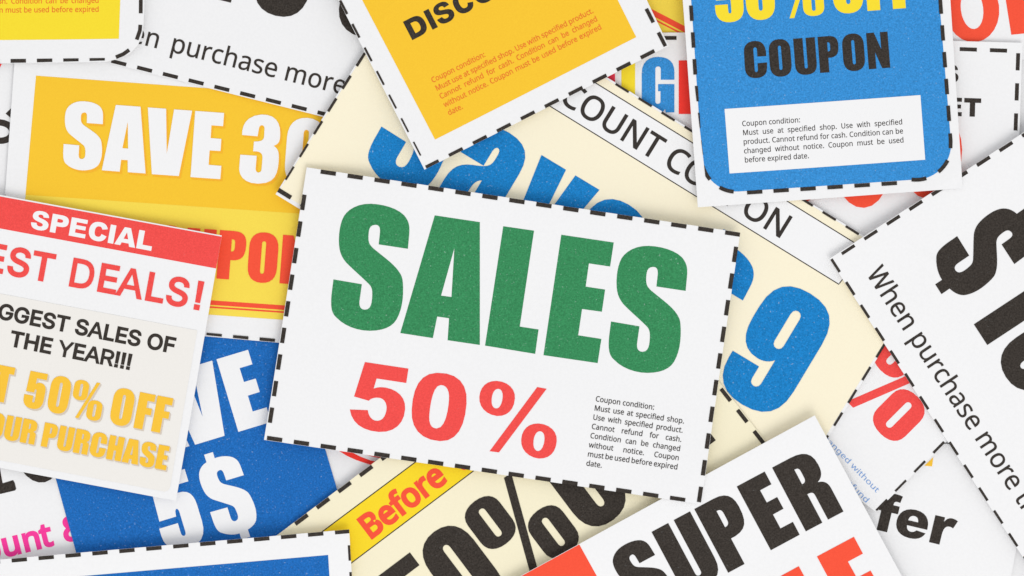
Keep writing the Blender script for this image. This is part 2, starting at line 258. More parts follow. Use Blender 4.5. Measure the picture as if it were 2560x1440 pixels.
# outlines of the two text faces: per letter an advance and closed cubic contours, 1000 units
RAW = {"noto":{"W":[746,[[710,573,735,573,685,382,634,191,583,0,559,0,534,0,510,0,473,125,436,250,399,375,395,387,392,398,389,410,386,422,383,433,380,443,377,454,375,463,373,471,371,479,370,485,370,488,369,485,368,479,367,471,366,463,364,454,361,443,358,433,355,421,352,409,350,397,346,385,342,373,306,249,270,124,234,0,210,0,186,0,161,0,111,191,60,382,10,573,35,573,60,573,85,573,115,456,144,339,174,223,177,211,180,198,183,186,186,174,188,163,190,151,193,140,195,129,196,118,198,107,200,97,201,87,203,97,205,108,206,119,208,131,211,142,213,154,216,166,219,179,222,191,225,203,229,215,232,227,265,342,299,457,333,573,358,573,383,573,407,573,442,457,477,341,512,225,516,212,520,200,523,187,526,175,529,163,532,151,534,139,537,128,538,117,540,106,542,96,544,87,545,100,547,114,550,129,553,143,556,159,560,175,563,191,567,207,572,224,601,340,631,456,660,573,685,573]]],
 "h":[496,[[139,490,139,431,139,420,138,410,138,399,137,389,136,379,135,370,136,370,138,370,140,370,149,385,160,398,174,407,188,417,203,424,221,429,238,435,255,437,273,437,308,437,337,432,360,421,384,410,401,393,413,370,425,347,431,317,431,280,431,187,431,93,431,0,407,0,384,0,361,0,361,92,361,183,361,275,361,310,353,336,338,353,322,370,298,379,265,379,233,379,207,372,189,360,171,348,158,331,150,308,143,284,139,256,139,222,139,148,139,74,139,0,115,0,92,0,68,0,68,203,68,406,68,609,92,609,115,609,139,609,139,550]]],
 "e":[453,[[196,438,234,438,271,438,303,430,329,414,356,398,376,375,390,346,404,317,411,283,411,244,411,230,411,215,411,201,313,201,215,201,117,201,118,153,131,116,154,90,178,65,211,52,254,52,281,52,306,55,327,60,348,65,370,72,392,82,392,61,392,41,392,20,370,10,349,3,327,-1,306,-6,280,-8,251,-8,210,-8,174,0,143,17,112,33,88,58,70,91,53,124,44,164,44,212,44,259,52,299,68,333,84,366,106,392,134,411,163,429],[257,380,233,380,200,380,173,369,154,348,134,326,122,296,119,257,192,257,265,257,338,257,338,282,334,303,326,322,319,340,308,354,292,364,277,375]]],
 "n":[496,[[257,438,275,438,326,438,365,425,391,401,418,376,431,335,431,280,431,187,431,93,431,0,407,0,384,0,361,0,361,92,361,183,361,275,361,310,353,336,338,353,322,370,298,379,265,379,217,379,184,365,166,338,148,312,139,273,139,223,139,149,139,74,139,0,115,0,92,0,68,0,68,143,68,287,68,430,87,430,106,430,125,430,129,410,132,391,136,371,137,371,138,371,140,371,149,386,161,399,175,409,189,418,205,426,222,431,239,435]]],
 "p":[494,[[250,438,273,438,326,438,368,419,401,383,433,346,449,290,449,216,449,167,442,126,427,93,412,59,392,34,365,17,339,0,308,-8,272,-8,250,-8,230,-5,213,1,196,7,182,14,170,24,158,33,147,43,139,55,137,55,136,55,134,55,135,45,136,34,137,20,138,6,139,-6,139,-16,139,-75,139,-134,139,-192,115,-192,92,-192,68,-192,68,15,68,222,68,430,87,430,107,430,126,430,129,410,132,391,136,371,137,371,138,371,139,371,147,384,158,395,170,405,182,415,196,423,213,429,230,435],[299,379,260,379,231,379,208,373,190,362,172,351,160,335,152,313,144,291,139,263,139,229,139,225,139,220,139,216,139,180,142,150,150,126,157,101,170,83,188,70,206,57,230,51,261,51,288,51,309,58,326,72,343,87,355,106,364,131,372,156,376,184,376,217,376,266,367,305,348,334,329,364]]],
 "u":[496,[[404,430,427,430,427,287,427,143,427,0,408,0,389,0,370,0,366,19,363,38,359,57,358,57,357,57,356,57,347,42,335,30,321,20,306,10,291,3,273,-1,256,-6,238,-8,220,-8,186,-8,157,-3,134,8,110,19,93,36,81,59,69,82,63,112,63,148,63,242,63,336,63,430,87,430,111,430,135,430,135,338,135,245,135,153,135,119,142,93,158,76,173,59,198,51,230,51,262,51,287,57,306,69,324,81,337,98,345,121,353,145,357,173,357,206,357,281,357,355,357,430,380,430]]],
 "r":[332,[[249,438,269,438,277,438,285,437,295,437,304,436,312,435,319,433,316,411,313,390,310,368,303,370,296,371,287,372,279,373,271,374,264,374,247,374,231,370,217,363,202,356,188,347,176,334,165,321,155,306,149,289,142,271,139,251,139,229,139,153,139,76,139,0,115,0,92,0,68,0,68,143,68,287,68,430,87,430,107,430,126,430,129,404,131,377,134,351,135,351,136,351,137,351,146,367,157,382,170,395,183,408,198,418,214,426,231,434]]],
 "c":[385,[[265,-8,241,-8,203,-8,169,0,139,15,109,31,86,55,69,87,53,120,44,162,44,213,44,265,53,308,71,342,88,375,112,399,142,415,173,430,207,438,245,438,267,438,288,436,309,431,329,426,346,421,358,415,351,395,344,376,337,356,324,361,309,365,292,370,275,374,259,376,244,376,215,376,191,370,172,358,154,345,140,327,131,303,122,279,117,249,117,213,117,179,122,150,131,126,140,102,153,84,172,71,190,59,213,53,240,53,263,53,284,55,302,60,320,65,336,71,351,78,351,57,351,36,351,15,337,8,321,2,304,-2,286,-6]]],
 "a":[450,[[203,437,231,437,283,437,322,426,347,403,372,380,385,343,385,293,385,195,385,98,385,0,368,0,351,0,334,0,329,20,325,41,320,61,319,61,318,61,317,61,304,45,292,32,279,22,266,12,251,4,234,-1,217,-6,196,-8,172,-8,147,-8,124,-3,103,6,82,15,66,29,55,48,43,67,37,91,37,119,37,162,54,195,87,219,121,242,173,254,243,257,267,257,292,258,316,259,316,268,316,276,316,285,316,321,308,345,293,359,277,373,255,380,227,380,204,380,183,377,163,370,142,363,123,356,106,347,99,365,91,383,84,400,103,410,125,419,151,426,176,433],[273,209,252,208,198,206,161,197,141,182,120,167,110,146,110,119,110,95,117,77,132,66,147,55,165,49,188,49,225,49,255,59,279,79,303,99,315,130,315,172,315,184,315,197,315,210,294,209]]],
 "s":[384,[[348,142,348,119,348,91,341,68,327,49,313,30,294,16,268,6,242,-3,212,-8,176,-8,146,-8,121,-6,99,-1,77,4,58,11,42,19,42,41,42,62,42,83,59,75,80,67,104,60,128,53,153,49,178,49,214,49,240,55,256,66,272,78,280,93,280,112,280,123,277,133,271,141,265,150,255,158,239,167,224,175,202,185,174,196,146,206,122,217,103,228,83,238,68,251,57,266,46,281,41,300,41,324,41,360,56,388,85,408,115,428,154,438,202,438,228,438,253,435,275,430,298,425,319,418,339,409,331,390,323,372,315,353,297,360,278,367,258,372,238,377,218,380,197,380,168,380,146,375,131,366,116,357,108,344,108,328,108,316,112,306,119,298,126,290,137,282,154,274,170,266,191,256,219,246,246,236,269,226,289,215,308,204,323,191,333,176,343,161]]],
 "m":[750,[[512,438,540,438,588,438,625,425,649,401,673,376,685,335,685,280,685,187,685,93,685,0,662,0,638,0,615,0,615,92,615,184,615,277,615,310,608,336,594,353,580,370,558,379,528,379,486,379,456,366,438,342,420,318,411,283,411,237,411,158,411,79,411,0,388,0,365,0,342,0,342,92,342,184,342,277,342,299,338,318,332,333,326,348,316,360,303,367,290,375,274,379,253,379,225,379,202,372,185,360,169,348,157,331,150,308,142,285,139,257,139,223,139,149,139,74,139,0,115,0,92,0,68,0,68,143,68,287,68,430,87,430,106,430,125,430,129,410,132,391,136,371,137,371,138,371,140,371,149,386,160,399,173,409,186,418,200,426,217,431,233,435,249,438,266,438,299,438,327,432,349,420,371,408,388,390,398,366,399,366,400,366,402,366,416,390,436,408,461,420,486,432]]],
 "o":[486,[[442,263,442,216,442,180,437,148,428,121,418,93,405,70,388,51,370,31,349,17,324,7,300,-3,272,-8,241,-8,213,-8,187,-3,163,7,139,17,118,31,100,51,83,70,69,93,59,121,49,148,44,180,44,216,44,263,52,304,68,336,84,369,107,394,137,412,167,429,203,438,244,438,283,438,317,429,347,412,377,394,400,369,417,336,433,304],[117,267,117,216,117,182,121,153,130,128,139,103,153,84,172,71,190,57,214,51,243,51,272,51,296,57,314,71,333,84,347,103,356,128,364,153,369,182,369,216,369,250,364,279,355,303,346,327,332,346,314,359,296,372,272,379,242,379,198,379,167,364,147,335,127,306]]],
 "t":[290,[[192,50,212,50,222,50,233,51,245,53,256,54,265,56,272,59,272,41,272,23,272,5,264,1,254,-2,240,-4,226,-7,213,-8,200,-8,177,-8,157,-4,138,4,119,11,103,25,91,44,80,63,74,90,74,125,74,209,74,292,74,375,53,375,33,375,13,375,13,387,13,398,13,409,33,418,54,428,75,437,84,468,93,498,103,528,117,528,130,528,144,528,144,496,144,463,144,430,186,430,227,430,269,430,269,412,269,393,269,375,227,375,186,375,144,375,144,292,144,210,144,127,144,101,151,81,163,69,176,56]]],
 "d":[494,[[243,-8,221,-8,167,-8,124,11,92,48,60,85,44,140,44,214,44,288,60,344,93,381,125,419,168,438,221,438,244,438,263,435,280,429,296,424,311,416,323,407,335,397,346,386,354,374,356,374,358,374,359,374,359,381,358,392,356,405,355,419,354,430,354,438,354,495,354,552,354,609,378,609,401,609,425,609,425,406,425,203,425,0,406,0,387,0,368,0,365,19,361,38,358,58,357,58,356,58,354,58,346,45,335,34,323,24,311,15,296,7,279,1,263,-5],[193,51,232,51,277,51,309,63,328,88,346,113,355,150,355,200,355,205,355,209,355,213,355,267,346,308,329,336,311,365,279,379,231,379,193,379,165,364,146,334,127,304,117,263,117,213,117,161,127,121,146,93,165,65]]],
 "i":[207,[[115,430,139,430,139,287,139,143,139,0,115,0,92,0,68,0,68,143,68,287,68,430,92,430],[92,591,104,591,115,591,124,587,133,580,141,573,145,562,145,546,145,531,141,520,133,512,124,505,115,501,104,501,92,501,83,505,75,512,67,520,63,531,63,546,63,562,67,573,75,580,83,587]]],
 "B":[522,[[187,573,241,573,313,573,367,562,404,541,440,520,459,483,459,431,459,408,455,388,446,371,438,354,426,339,409,328,393,316,373,308,350,304,350,303,350,301,350,300,374,296,395,289,415,279,435,269,450,254,461,236,472,217,478,193,478,163,478,128,470,99,454,74,438,50,415,31,385,19,356,6,320,0,279,0,212,0,145,0,78,0,78,191,78,382,78,573,132,573],[221,329,256,329,305,329,339,337,357,352,375,368,384,392,384,423,384,454,373,477,351,490,329,504,293,511,245,511,213,511,182,511,150,511,150,450,150,389,150,329,185,329],[187,269,150,269,150,199,150,130,150,61,188,61,227,61,265,61,316,61,352,71,371,91,391,110,401,136,401,168,401,189,397,206,388,221,379,236,364,248,344,256,323,265,295,269,260,269,223,269]]],
 "C":[507,[[349,517,323,517,293,517,265,512,241,502,216,491,195,476,178,456,161,436,148,412,139,383,130,354,125,322,125,286,125,239,132,198,147,164,162,129,184,102,213,83,242,65,279,55,322,55,348,55,371,57,394,62,416,66,438,71,460,78,460,57,460,36,460,15,438,7,416,1,393,-2,371,-6,343,-8,312,-8,254,-8,205,4,166,28,127,52,98,86,78,131,59,175,49,227,49,287,49,330,55,370,67,406,79,442,97,473,120,499,143,525,172,545,206,559,240,574,280,581,324,581,353,581,382,578,409,572,436,566,461,558,482,547,472,527,463,506,453,486,435,494,416,501,394,508,372,514]]],
 "O":[627,[[577,346,577,287,577,243,572,202,561,166,549,130,533,99,510,73,488,47,461,27,428,13,395,-1,357,-8,314,-8,269,-8,230,-1,196,13,163,27,136,47,114,73,92,99,76,130,65,167,54,203,49,244,49,288,49,347,59,398,78,442,97,486,126,520,166,545,205,569,254,581,314,581,372,581,420,569,459,545,498,521,527,486,547,442,567,398],[125,335,125,287,125,239,132,198,145,163,159,128,179,101,207,83,235,64,271,55,314,55,357,55,392,64,420,83,447,101,468,128,481,163,495,198,501,239,501,287,501,359,486,416,456,457,426,498,379,518,314,518,271,518,235,509,207,490,179,472,159,445,145,411,132,377]]],
 "U":[587,[[513,326,513,202,513,163,505,127,489,95,473,63,449,38,416,20,383,1,341,-8,290,-8,219,-8,165,11,128,50,91,89,72,140,72,204,72,327,72,450,72,573,96,573,120,573,144,573,144,449,144,325,144,201,144,155,157,119,182,93,206,67,244,55,294,55,329,55,357,61,379,73,401,86,416,103,427,126,437,148,442,173,442,202,442,326,442,449,442,573,466,573,489,573,513,573,513,449]]],
 "N":[610,[[532,191,532,0,504,0,476,0,447,0,345,159,243,317,141,476,140,476,139,476,138,476,139,463,140,449,141,432,142,415,142,397,143,378,144,359,144,340,144,320,144,213,144,107,144,0,122,0,100,0,78,0,78,191,78,382,78,573,106,573,133,573,161,573,263,415,365,257,467,99,468,99,469,99,470,99,469,107,469,120,468,137,467,154,466,173,466,193,465,214,464,232,464,249,464,357,464,465,464,573,487,573,509,573,532,573,532,382]]],
 "P":[486,[[179,573,229,573,304,573,359,558,393,528,427,499,444,458,444,404,444,381,440,358,433,336,425,315,412,295,395,278,377,261,353,248,324,238,295,228,258,223,216,223,194,223,172,223,150,223,150,149,150,74,150,0,126,0,102,0,78,0,78,191,78,382,78,573,128,573],[274,511,223,511,199,511,174,511,150,511,150,435,150,360,150,285,169,285,188,285,208,285,244,285,274,289,298,296,322,304,340,316,352,334,364,351,370,373,370,401,370,438,358,465,334,484,311,502]]],
 "D":[586,[[536,353,536,292,536,228,525,174,501,131,477,87,443,55,399,33,354,11,300,0,237,0,184,0,131,0,78,0,78,191,78,382,78,573,137,573,195,573,254,573,312,573,362,562,404,540,446,519,479,488,502,446,525,405],[460,214,460,289,460,340,452,382,435,415,418,447,394,471,361,487,329,503,290,511,244,511,213,511,181,511,150,511,150,361,150,211,150,62,176,62,202,62,228,62,305,62,363,81,402,119,441,157]]],
 "S":[441,[[403,183,403,153,403,119,394,90,378,66,361,42,337,24,307,11,276,-2,240,-8,198,-8,177,-8,156,-7,137,-5,117,-3,99,0,83,4,67,8,53,13,41,19,41,42,41,65,41,88,60,80,84,72,113,65,141,58,171,55,201,55,230,55,253,58,273,66,292,73,306,84,316,98,326,112,330,128,330,147,330,165,326,181,318,194,310,207,297,219,277,230,258,241,230,252,196,265,171,274,150,283,131,294,113,304,97,316,85,330,73,343,63,358,57,375,51,392,48,412,48,435,48,465,56,491,71,513,87,534,108,551,136,563,163,575,195,581,231,581,262,581,291,578,318,572,344,566,368,558,389,549,381,528,374,507,366,487,347,495,325,503,302,508,279,514,254,517,229,517,205,517,185,514,169,507,153,500,141,490,133,478,125,465,121,450,121,434,121,415,125,399,133,386,141,373,154,361,172,351,191,341,215,330,246,318,280,306,308,293,332,279,355,265,372,248,385,228,397,208]]],
 "T":[446,[[259,170,259,0,235,0,211,0,187,0,187,170,187,339,187,509,127,509,68,509,8,509,8,530,8,551,8,573,151,573,294,573,437,573,437,551,437,530,437,509,378,509,318,509,259,509,259,339]]],
 "4":[459,[[443,151,443,130,415,130,387,130,359,130,359,87,359,43,359,0,337,0,314,0,291,0,291,43,291,87,291,130,200,130,108,130,17,130,17,150,17,170,17,190,107,319,196,447,286,576,311,576,335,576,359,576,359,448,359,321,359,193,387,193,415,193,443,193,443,172],[291,314,291,374,291,388,291,400,291,412,292,423,292,434,293,444,293,454,294,464,294,474,294,483,295,492,295,500,294,500,293,500,292,500,288,490,282,479,276,468,269,456,263,446,257,438,200,356,143,275,86,193,154,193,223,193,291,193,291,253]]],
 ":":[215,[[58,24,58,43,58,63,63,77,72,85,82,93,93,97,107,97,121,97,132,93,142,85,152,77,157,63,157,43,157,24,152,10,142,2,132,-7,121,-11,107,-11,93,-11,82,-7,72,2,63,10],[58,367,58,387,58,407,63,421,72,429,82,437,93,441,107,441,121,441,132,437,142,429,152,421,157,407,157,387,157,367,152,353,142,345,132,336,121,332,107,332,93,332,82,336,72,345,63,353]]],
 "M":[728,[[350,0,330,0,268,167,205,335,142,502,141,502,140,502,139,502,140,491,141,478,142,461,142,445,143,426,144,407,144,387,144,368,144,347,144,231,144,116,144,0,122,0,100,0,78,0,78,191,78,382,78,573,113,573,149,573,184,573,243,416,302,260,361,103,362,103,363,103,364,103,424,260,484,416,544,573,579,573,614,573,650,573,650,382,650,191,650,0,626,0,602,0,578,0,578,117,578,235,578,352,578,371,578,389,579,408,580,426,580,444,581,460,582,476,583,490,584,501,583,501,582,501,581,501,517,334,453,167,390,0,370,0]]],
 "w":[631,[[370,162,346,243,342,254,339,265,336,276,333,287,330,298,328,308,325,317,323,327,321,335,319,344,317,351,316,357,315,357,314,357,313,357,312,351,310,344,308,335,306,327,304,317,302,307,300,297,297,286,294,275,291,265,288,253,284,242,258,162,233,81,207,1,180,1,153,1,127,1,87,144,48,287,9,431,33,431,57,431,82,431,102,354,121,278,141,201,145,186,149,170,153,154,157,139,160,124,163,109,166,95,168,83,169,73,170,73,171,73,172,73,174,79,176,87,178,97,180,107,182,117,185,128,187,138,190,149,193,160,196,170,199,180,201,188,227,269,252,350,277,431,303,431,329,431,354,431,379,350,404,269,428,188,432,176,436,163,440,149,444,135,447,122,451,109,454,96,456,84,457,74,458,74,459,74,460,74,461,83,463,94,466,108,469,121,473,136,477,153,481,169,485,185,489,201,509,278,529,354,549,431,573,431,597,431,621,431,582,287,542,144,502,1,474,1,447,1,419,1,395,82]]],
 "f":[276,[[266,393,266,375,230,375,194,375,158,375,158,250,158,125,158,0,134,0,111,0,87,0,87,125,87,250,87,375,62,375,37,375,12,375,12,386,12,397,12,408,37,416,62,424,87,432,87,441,87,449,87,457,87,494,93,524,104,547,115,570,131,587,152,597,172,608,198,613,227,613,244,613,260,612,274,609,288,606,300,603,310,599,304,581,298,562,292,544,283,546,273,549,262,552,251,554,240,556,228,556,204,556,187,548,175,532,164,516,158,492,158,458,158,449,158,439,158,430,194,430,230,430,266,430,266,412]]],
 "g":[494,[[165,438,221,438,249,438,274,433,297,422,320,411,339,395,355,373,357,373,358,373,359,373,362,392,366,411,369,430,388,430,406,430,425,430,425,284,425,138,425,-7,425,-48,418,-82,404,-109,390,-137,369,-158,341,-172,312,-186,276,-192,233,-192,202,-192,173,-190,147,-186,121,-181,98,-174,78,-165,78,-144,78,-122,78,-100,98,-111,122,-119,149,-125,176,-131,206,-134,237,-134,273,-134,302,-123,324,-101,345,-80,355,-50,355,-13,355,-7,355,-2,355,4,355,10,356,20,356,32,357,44,357,52,358,57,357,57,356,57,354,57,339,35,321,19,299,8,277,-3,251,-8,221,-8,166,-8,122,11,91,51,60,90,44,144,44,214,44,283,60,337,91,377,122,418],[259,379,230,379,206,379,186,372,169,359,152,346,139,328,130,303,121,279,117,249,117,213,117,160,127,120,146,92,166,64,194,50,232,50,254,50,272,53,288,58,303,64,316,73,326,85,337,97,344,112,349,131,354,149,356,172,356,197,356,203,356,209,356,214,356,253,352,285,343,309,334,333,320,350,302,362,283,373]]],
 "x":[425,[[118,146,170,220,121,290,71,360,22,430,48,430,75,430,102,430,139,376,176,322,213,268,249,322,286,376,322,430,349,430,375,430,402,430,352,360,303,290,253,220,306,146,358,73,410,0,383,0,356,0,330,0,291,57,252,114,213,172,173,114,133,57,94,0,67,0,41,0,14,0,66,73]]],
 "b":[494,[[139,511,139,461,139,443,138,426,138,410,137,394,136,382,135,373,136,373,137,373,139,373,151,391,168,406,189,419,211,431,238,437,272,437,325,437,368,418,401,381,433,344,449,289,449,215,449,166,442,125,427,91,412,58,392,33,365,17,338,0,307,-8,272,-8,238,-8,211,-2,189,10,168,23,151,37,139,55,137,55,135,55,133,55,128,36,123,18,119,0,102,0,85,0,68,0,68,203,68,406,68,609,92,609,115,609,139,609,139,560],[299,379,260,379,229,379,205,373,188,361,170,350,157,332,150,308,142,285,139,254,139,217,139,216,139,215,139,214,139,161,147,121,165,93,182,65,214,51,261,51,300,51,329,65,348,93,367,121,376,162,376,216,376,270,367,310,348,338,329,365]]],
 "l":[207,[[139,203,139,0,115,0,92,0,68,0,68,203,68,406,68,609,92,609,115,609,139,609,139,406]]],
 "I":[272,[[239,14,239,0,170,0,101,0,32,0,32,14,32,28,32,42,55,47,77,52,99,57,99,210,99,362,99,515,77,520,55,526,32,531,32,545,32,559,32,573,101,573,170,573,239,573,239,559,239,545,239,531,217,526,194,520,172,515,172,362,172,210,172,57,194,52,217,47,239,42,239,28]]],
 ".":[215,[[58,24,58,43,58,63,63,77,72,85,82,93,93,97,107,97,121,97,132,93,142,85,152,77,157,63,157,43,157,24,152,10,142,2,132,-7,121,-11,107,-11,93,-11,82,-7,72,2,63,10]]],
 "&":[587,[[213,581,244,581,273,581,297,576,318,567,339,557,354,543,366,524,377,506,383,484,383,458,383,424,372,396,350,372,328,349,301,327,268,308,319,258,371,209,423,159,437,175,448,194,457,216,466,238,473,261,479,286,503,286,526,286,550,286,542,252,531,220,518,191,505,161,489,136,468,114,507,76,546,38,585,0,554,0,522,0,490,0,467,22,443,45,420,67,404,52,386,39,366,28,347,17,326,8,303,2,279,-5,253,-8,223,-8,186,-8,154,-2,127,10,100,22,79,40,65,63,50,87,43,115,43,149,43,176,47,200,57,220,67,240,82,257,100,273,119,288,141,303,166,318,155,330,144,344,133,358,122,372,114,387,107,403,100,419,96,437,96,456,96,482,102,505,114,524,126,542,143,557,165,567,187,576],[264,219,209,273,189,262,173,251,159,239,146,228,135,215,128,201,120,187,116,171,116,152,116,122,126,99,146,81,166,63,192,55,225,55,260,55,289,60,314,71,338,83,359,96,375,111,320,165],[263,524,241,524,219,524,201,518,186,506,172,494,165,478,165,457,165,438,170,420,180,404,191,387,205,369,225,350,256,368,279,385,292,401,306,418,313,437,313,458,313,477,306,493,294,505,281,518]]],
 "y":[409,[[59,286,1,430,26,430,51,430,76,430,107,348,138,267,169,185,175,171,179,157,184,144,189,130,193,117,196,105,200,92,203,80,205,68,206,68,207,68,209,68,212,82,217,99,224,121,231,142,238,164,245,186,275,267,304,349,333,430,358,430,384,430,409,430,347,267,285,104,224,-59,214,-86,202,-109,188,-130,174,-150,158,-165,138,-176,119,-187,95,-192,67,-192,55,-192,43,-192,34,-190,24,-189,16,-188,9,-186,9,-167,9,-149,9,-130,15,-131,22,-132,30,-133,38,-134,47,-135,56,-135,73,-135,87,-132,99,-126,111,-119,121,-111,130,-99,138,-88,146,-74,152,-59,159,-40,167,-21,174,-2,116,142]]],
 "v":[408,[[190,0,163,0,109,143,54,287,0,430,25,430,50,430,75,430,106,345,136,261,167,176,171,165,176,152,180,137,185,123,190,109,193,96,197,83,200,72,201,63,202,63,203,63,204,63,207,72,210,83,214,96,218,110,222,123,227,138,232,152,237,165,241,176,271,261,302,345,332,430,357,430,382,430,407,430,353,287,298,143,244,0,217,0]]],
 "_cap":[573,[]],
 " ":[209,[]]},"inter":{"B":[456,[[122,0,60,0,60,170,60,339,60,509,120,509,181,509,241,509,276,509,306,503,329,491,352,479,369,462,381,442,392,422,398,399,398,374,398,352,394,334,387,320,379,306,369,294,356,286,344,277,330,271,315,267,315,265,315,264,315,262,331,261,347,255,363,245,379,235,392,221,402,203,413,185,418,163,418,136,418,111,412,87,400,67,388,46,370,30,344,18,319,6,287,0,247,0,184,0],[125,115,125,57,165,57,205,57,245,57,284,57,313,65,330,80,347,95,355,114,355,137,355,154,351,170,342,184,334,198,321,209,306,218,290,227,271,231,248,231,207,231,166,231,125,231,125,173],[125,341,125,285,162,285,200,285,238,285,257,285,273,289,288,296,303,303,315,313,323,326,332,339,336,355,336,372,336,395,328,414,313,429,297,444,273,452,240,452,202,452,163,452,125,452,125,396]]],
 "E":[419,[[165,0,60,0,60,170,60,339,60,509,164,509,268,509,372,509,372,490,372,471,372,452,290,452,207,452,125,452,125,396,125,341,125,286,202,286,278,286,355,286,355,267,355,248,355,229,278,229,202,229,125,229,125,172,125,114,125,57,208,57,292,57,375,57,375,38,375,19,375,0,270,0]]],
 "S":[447,[[263,-9,224,-9,187,-9,155,-3,128,9,100,21,79,38,64,60,49,82,40,107,38,137,60,137,82,137,104,137,106,117,112,101,123,88,134,75,149,65,166,59,184,52,203,49,224,49,247,49,268,53,286,60,304,68,319,78,329,92,340,105,346,121,346,139,346,155,341,169,332,179,323,189,311,198,296,205,281,211,264,217,245,222,224,228,204,234,184,239,142,251,109,268,86,289,63,311,52,339,52,372,52,401,60,426,75,448,90,469,111,486,138,498,164,510,194,516,227,516,261,516,290,510,316,498,342,486,362,469,377,449,392,428,400,404,401,378,380,378,358,378,337,378,335,403,323,423,302,437,281,451,256,459,225,459,203,459,184,455,167,448,151,441,138,431,129,418,120,406,115,391,115,376,115,358,120,344,131,334,142,323,154,314,169,308,184,302,199,297,212,293,230,289,247,284,264,279,279,275,295,270,312,264,328,257,344,248,359,238,373,227,385,214,395,198,404,181,408,162,408,139,408,111,401,86,386,64,372,41,351,24,323,11,296,-2]]],
 "T":[449,[[85,452,32,452,32,471,32,490,32,509,160,509,288,509,417,509,417,490,417,471,417,452,363,452,310,452,257,452,257,301,257,151,257,0,235,0,214,0,193,0,193,151,193,301,193,452,139,452]]],
 "A":[480,[[39,0,16,0,78,170,140,339,201,509,226,509,251,509,276,509,338,339,401,170,463,0,440,0,418,0,395,0,359,101,323,202,287,302,281,321,273,344,264,372,255,400,245,435,232,478,236,478,241,478,245,478,233,435,222,399,213,371,204,343,196,320,191,302,155,202,120,101,85,0,62,0],[197,142,110,142,110,161,110,180,110,199,197,199,283,199,370,199,370,180,370,161,370,142,283,142]]],
 "L":[393,[[160,0,60,0,60,170,60,339,60,509,82,509,103,509,125,509,125,358,125,208,125,57,203,57,282,57,361,57,361,38,361,19,361,0,261,0]]],
 "I":[301,[[111,0,31,0,31,19,31,38,31,57,60,57,89,57,118,57,118,189,118,320,118,452,89,452,60,452,31,452,31,471,31,490,31,509,111,509,190,509,269,509,269,490,269,471,269,452,240,452,212,452,183,452,183,320,183,189,183,57,212,57,240,57,269,57,269,38,269,19,269,0,190,0]]],
 "G":[520,[[309,-7,269,-7,223,-7,184,4,149,25,115,46,88,77,69,116,50,155,40,201,40,254,40,308,50,354,69,393,88,432,115,462,149,484,183,505,221,516,265,516,292,516,317,512,340,504,364,496,385,484,403,469,422,454,437,437,449,416,461,396,470,373,474,349,452,349,430,349,408,349,403,365,396,380,387,393,379,406,368,417,356,427,344,436,330,444,315,448,300,453,283,456,265,456,235,456,208,448,183,432,159,417,139,394,125,364,111,334,103,297,103,254,103,211,111,175,125,145,140,115,159,92,184,76,209,61,237,53,269,53,297,53,323,59,345,71,367,83,384,101,396,123,409,146,415,172,415,202,421,201,428,200,434,199,384,199,333,199,283,199,283,218,283,237,283,256,348,256,413,256,478,256,478,237,478,219,478,200,478,158,469,122,451,91,433,60,408,36,377,19,345,2]]],
 "O":[533,[[311,-7,267,-7,223,-7,184,4,150,25,116,46,90,76,70,115,50,154,40,201,40,254,40,308,50,354,70,393,90,432,116,462,150,484,184,505,223,516,267,516,311,516,350,505,384,484,418,462,444,432,464,393,483,354,493,308,493,254,493,201,483,154,464,115,444,76,418,46,384,25,350,4],[236,53,267,53,297,53,325,61,349,76,374,91,394,114,408,144,423,174,430,211,430,254,430,298,423,335,408,365,394,395,374,417,349,433,325,448,297,456,267,456,236,456,209,448,184,433,159,417,140,394,125,364,111,334,103,297,103,254,103,211,111,174,125,144,140,114,159,92,184,76,209,61]]],
 "F":[410,[[82,0,60,0,60,170,60,339,60,509,163,509,266,509,369,509,369,490,369,471,369,452,288,452,206,452,125,452,125,394,125,336,125,278,198,278,272,278,346,278,346,259,346,240,346,221,272,221,198,221,125,221,125,147,125,74,125,0,103,0]]],
 "H":[517,[[82,0,60,0,60,170,60,339,60,509,82,509,103,509,125,509,125,435,125,362,125,289,214,289,303,289,392,289,392,362,392,435,392,509,414,509,435,509,457,509,457,339,457,170,457,0,435,0,414,0,392,0,392,77,392,155,392,232,303,232,214,232,125,232,125,155,125,77,125,0,103,0]]],
 "Y":[472,[[225,0,203,0,203,69,203,139,203,208,141,308,79,409,16,509,41,509,66,509,91,509,125,454,159,399,192,344,203,326,213,309,222,292,231,275,240,255,250,230,241,230,232,230,224,230,233,255,242,276,251,293,260,310,270,327,280,344,314,399,347,454,381,509,406,509,430,509,455,509,393,409,330,308,268,208,268,139,268,69,268,0,247,0]]],
 "R":[449,[[82,0,60,0,60,170,60,339,60,509,119,509,177,509,236,509,275,509,307,502,333,489,359,475,378,457,390,433,403,410,409,382,409,352,409,321,403,295,390,271,378,248,359,230,333,217,307,204,275,198,236,198,189,198,143,198,96,198,96,217,96,236,96,255,142,255,188,255,234,255,260,255,281,259,298,267,314,275,326,286,334,300,341,315,345,332,345,352,345,372,341,390,334,405,326,420,314,431,298,440,281,448,259,452,233,452,197,452,161,452,125,452,125,301,125,151,125,0,103,0],[378,0,353,0,312,76,271,153,230,229,254,229,279,229,303,229,344,153,386,76,428,0,403,0]]],
 "U":[517,[[299,-8,259,-8,219,-8,184,0,154,15,124,31,101,53,85,80,68,107,60,138,60,173,60,285,60,397,60,509,81,509,103,509,124,509,124,399,124,288,124,178,124,154,130,132,141,113,152,94,167,79,187,68,207,57,231,52,259,52,287,52,311,57,331,68,351,79,366,94,377,113,387,132,393,154,393,178,393,288,393,399,393,509,414,509,436,509,457,509,457,397,457,285,457,173,457,138,449,107,433,80,416,53,393,31,363,15,334,0]]],
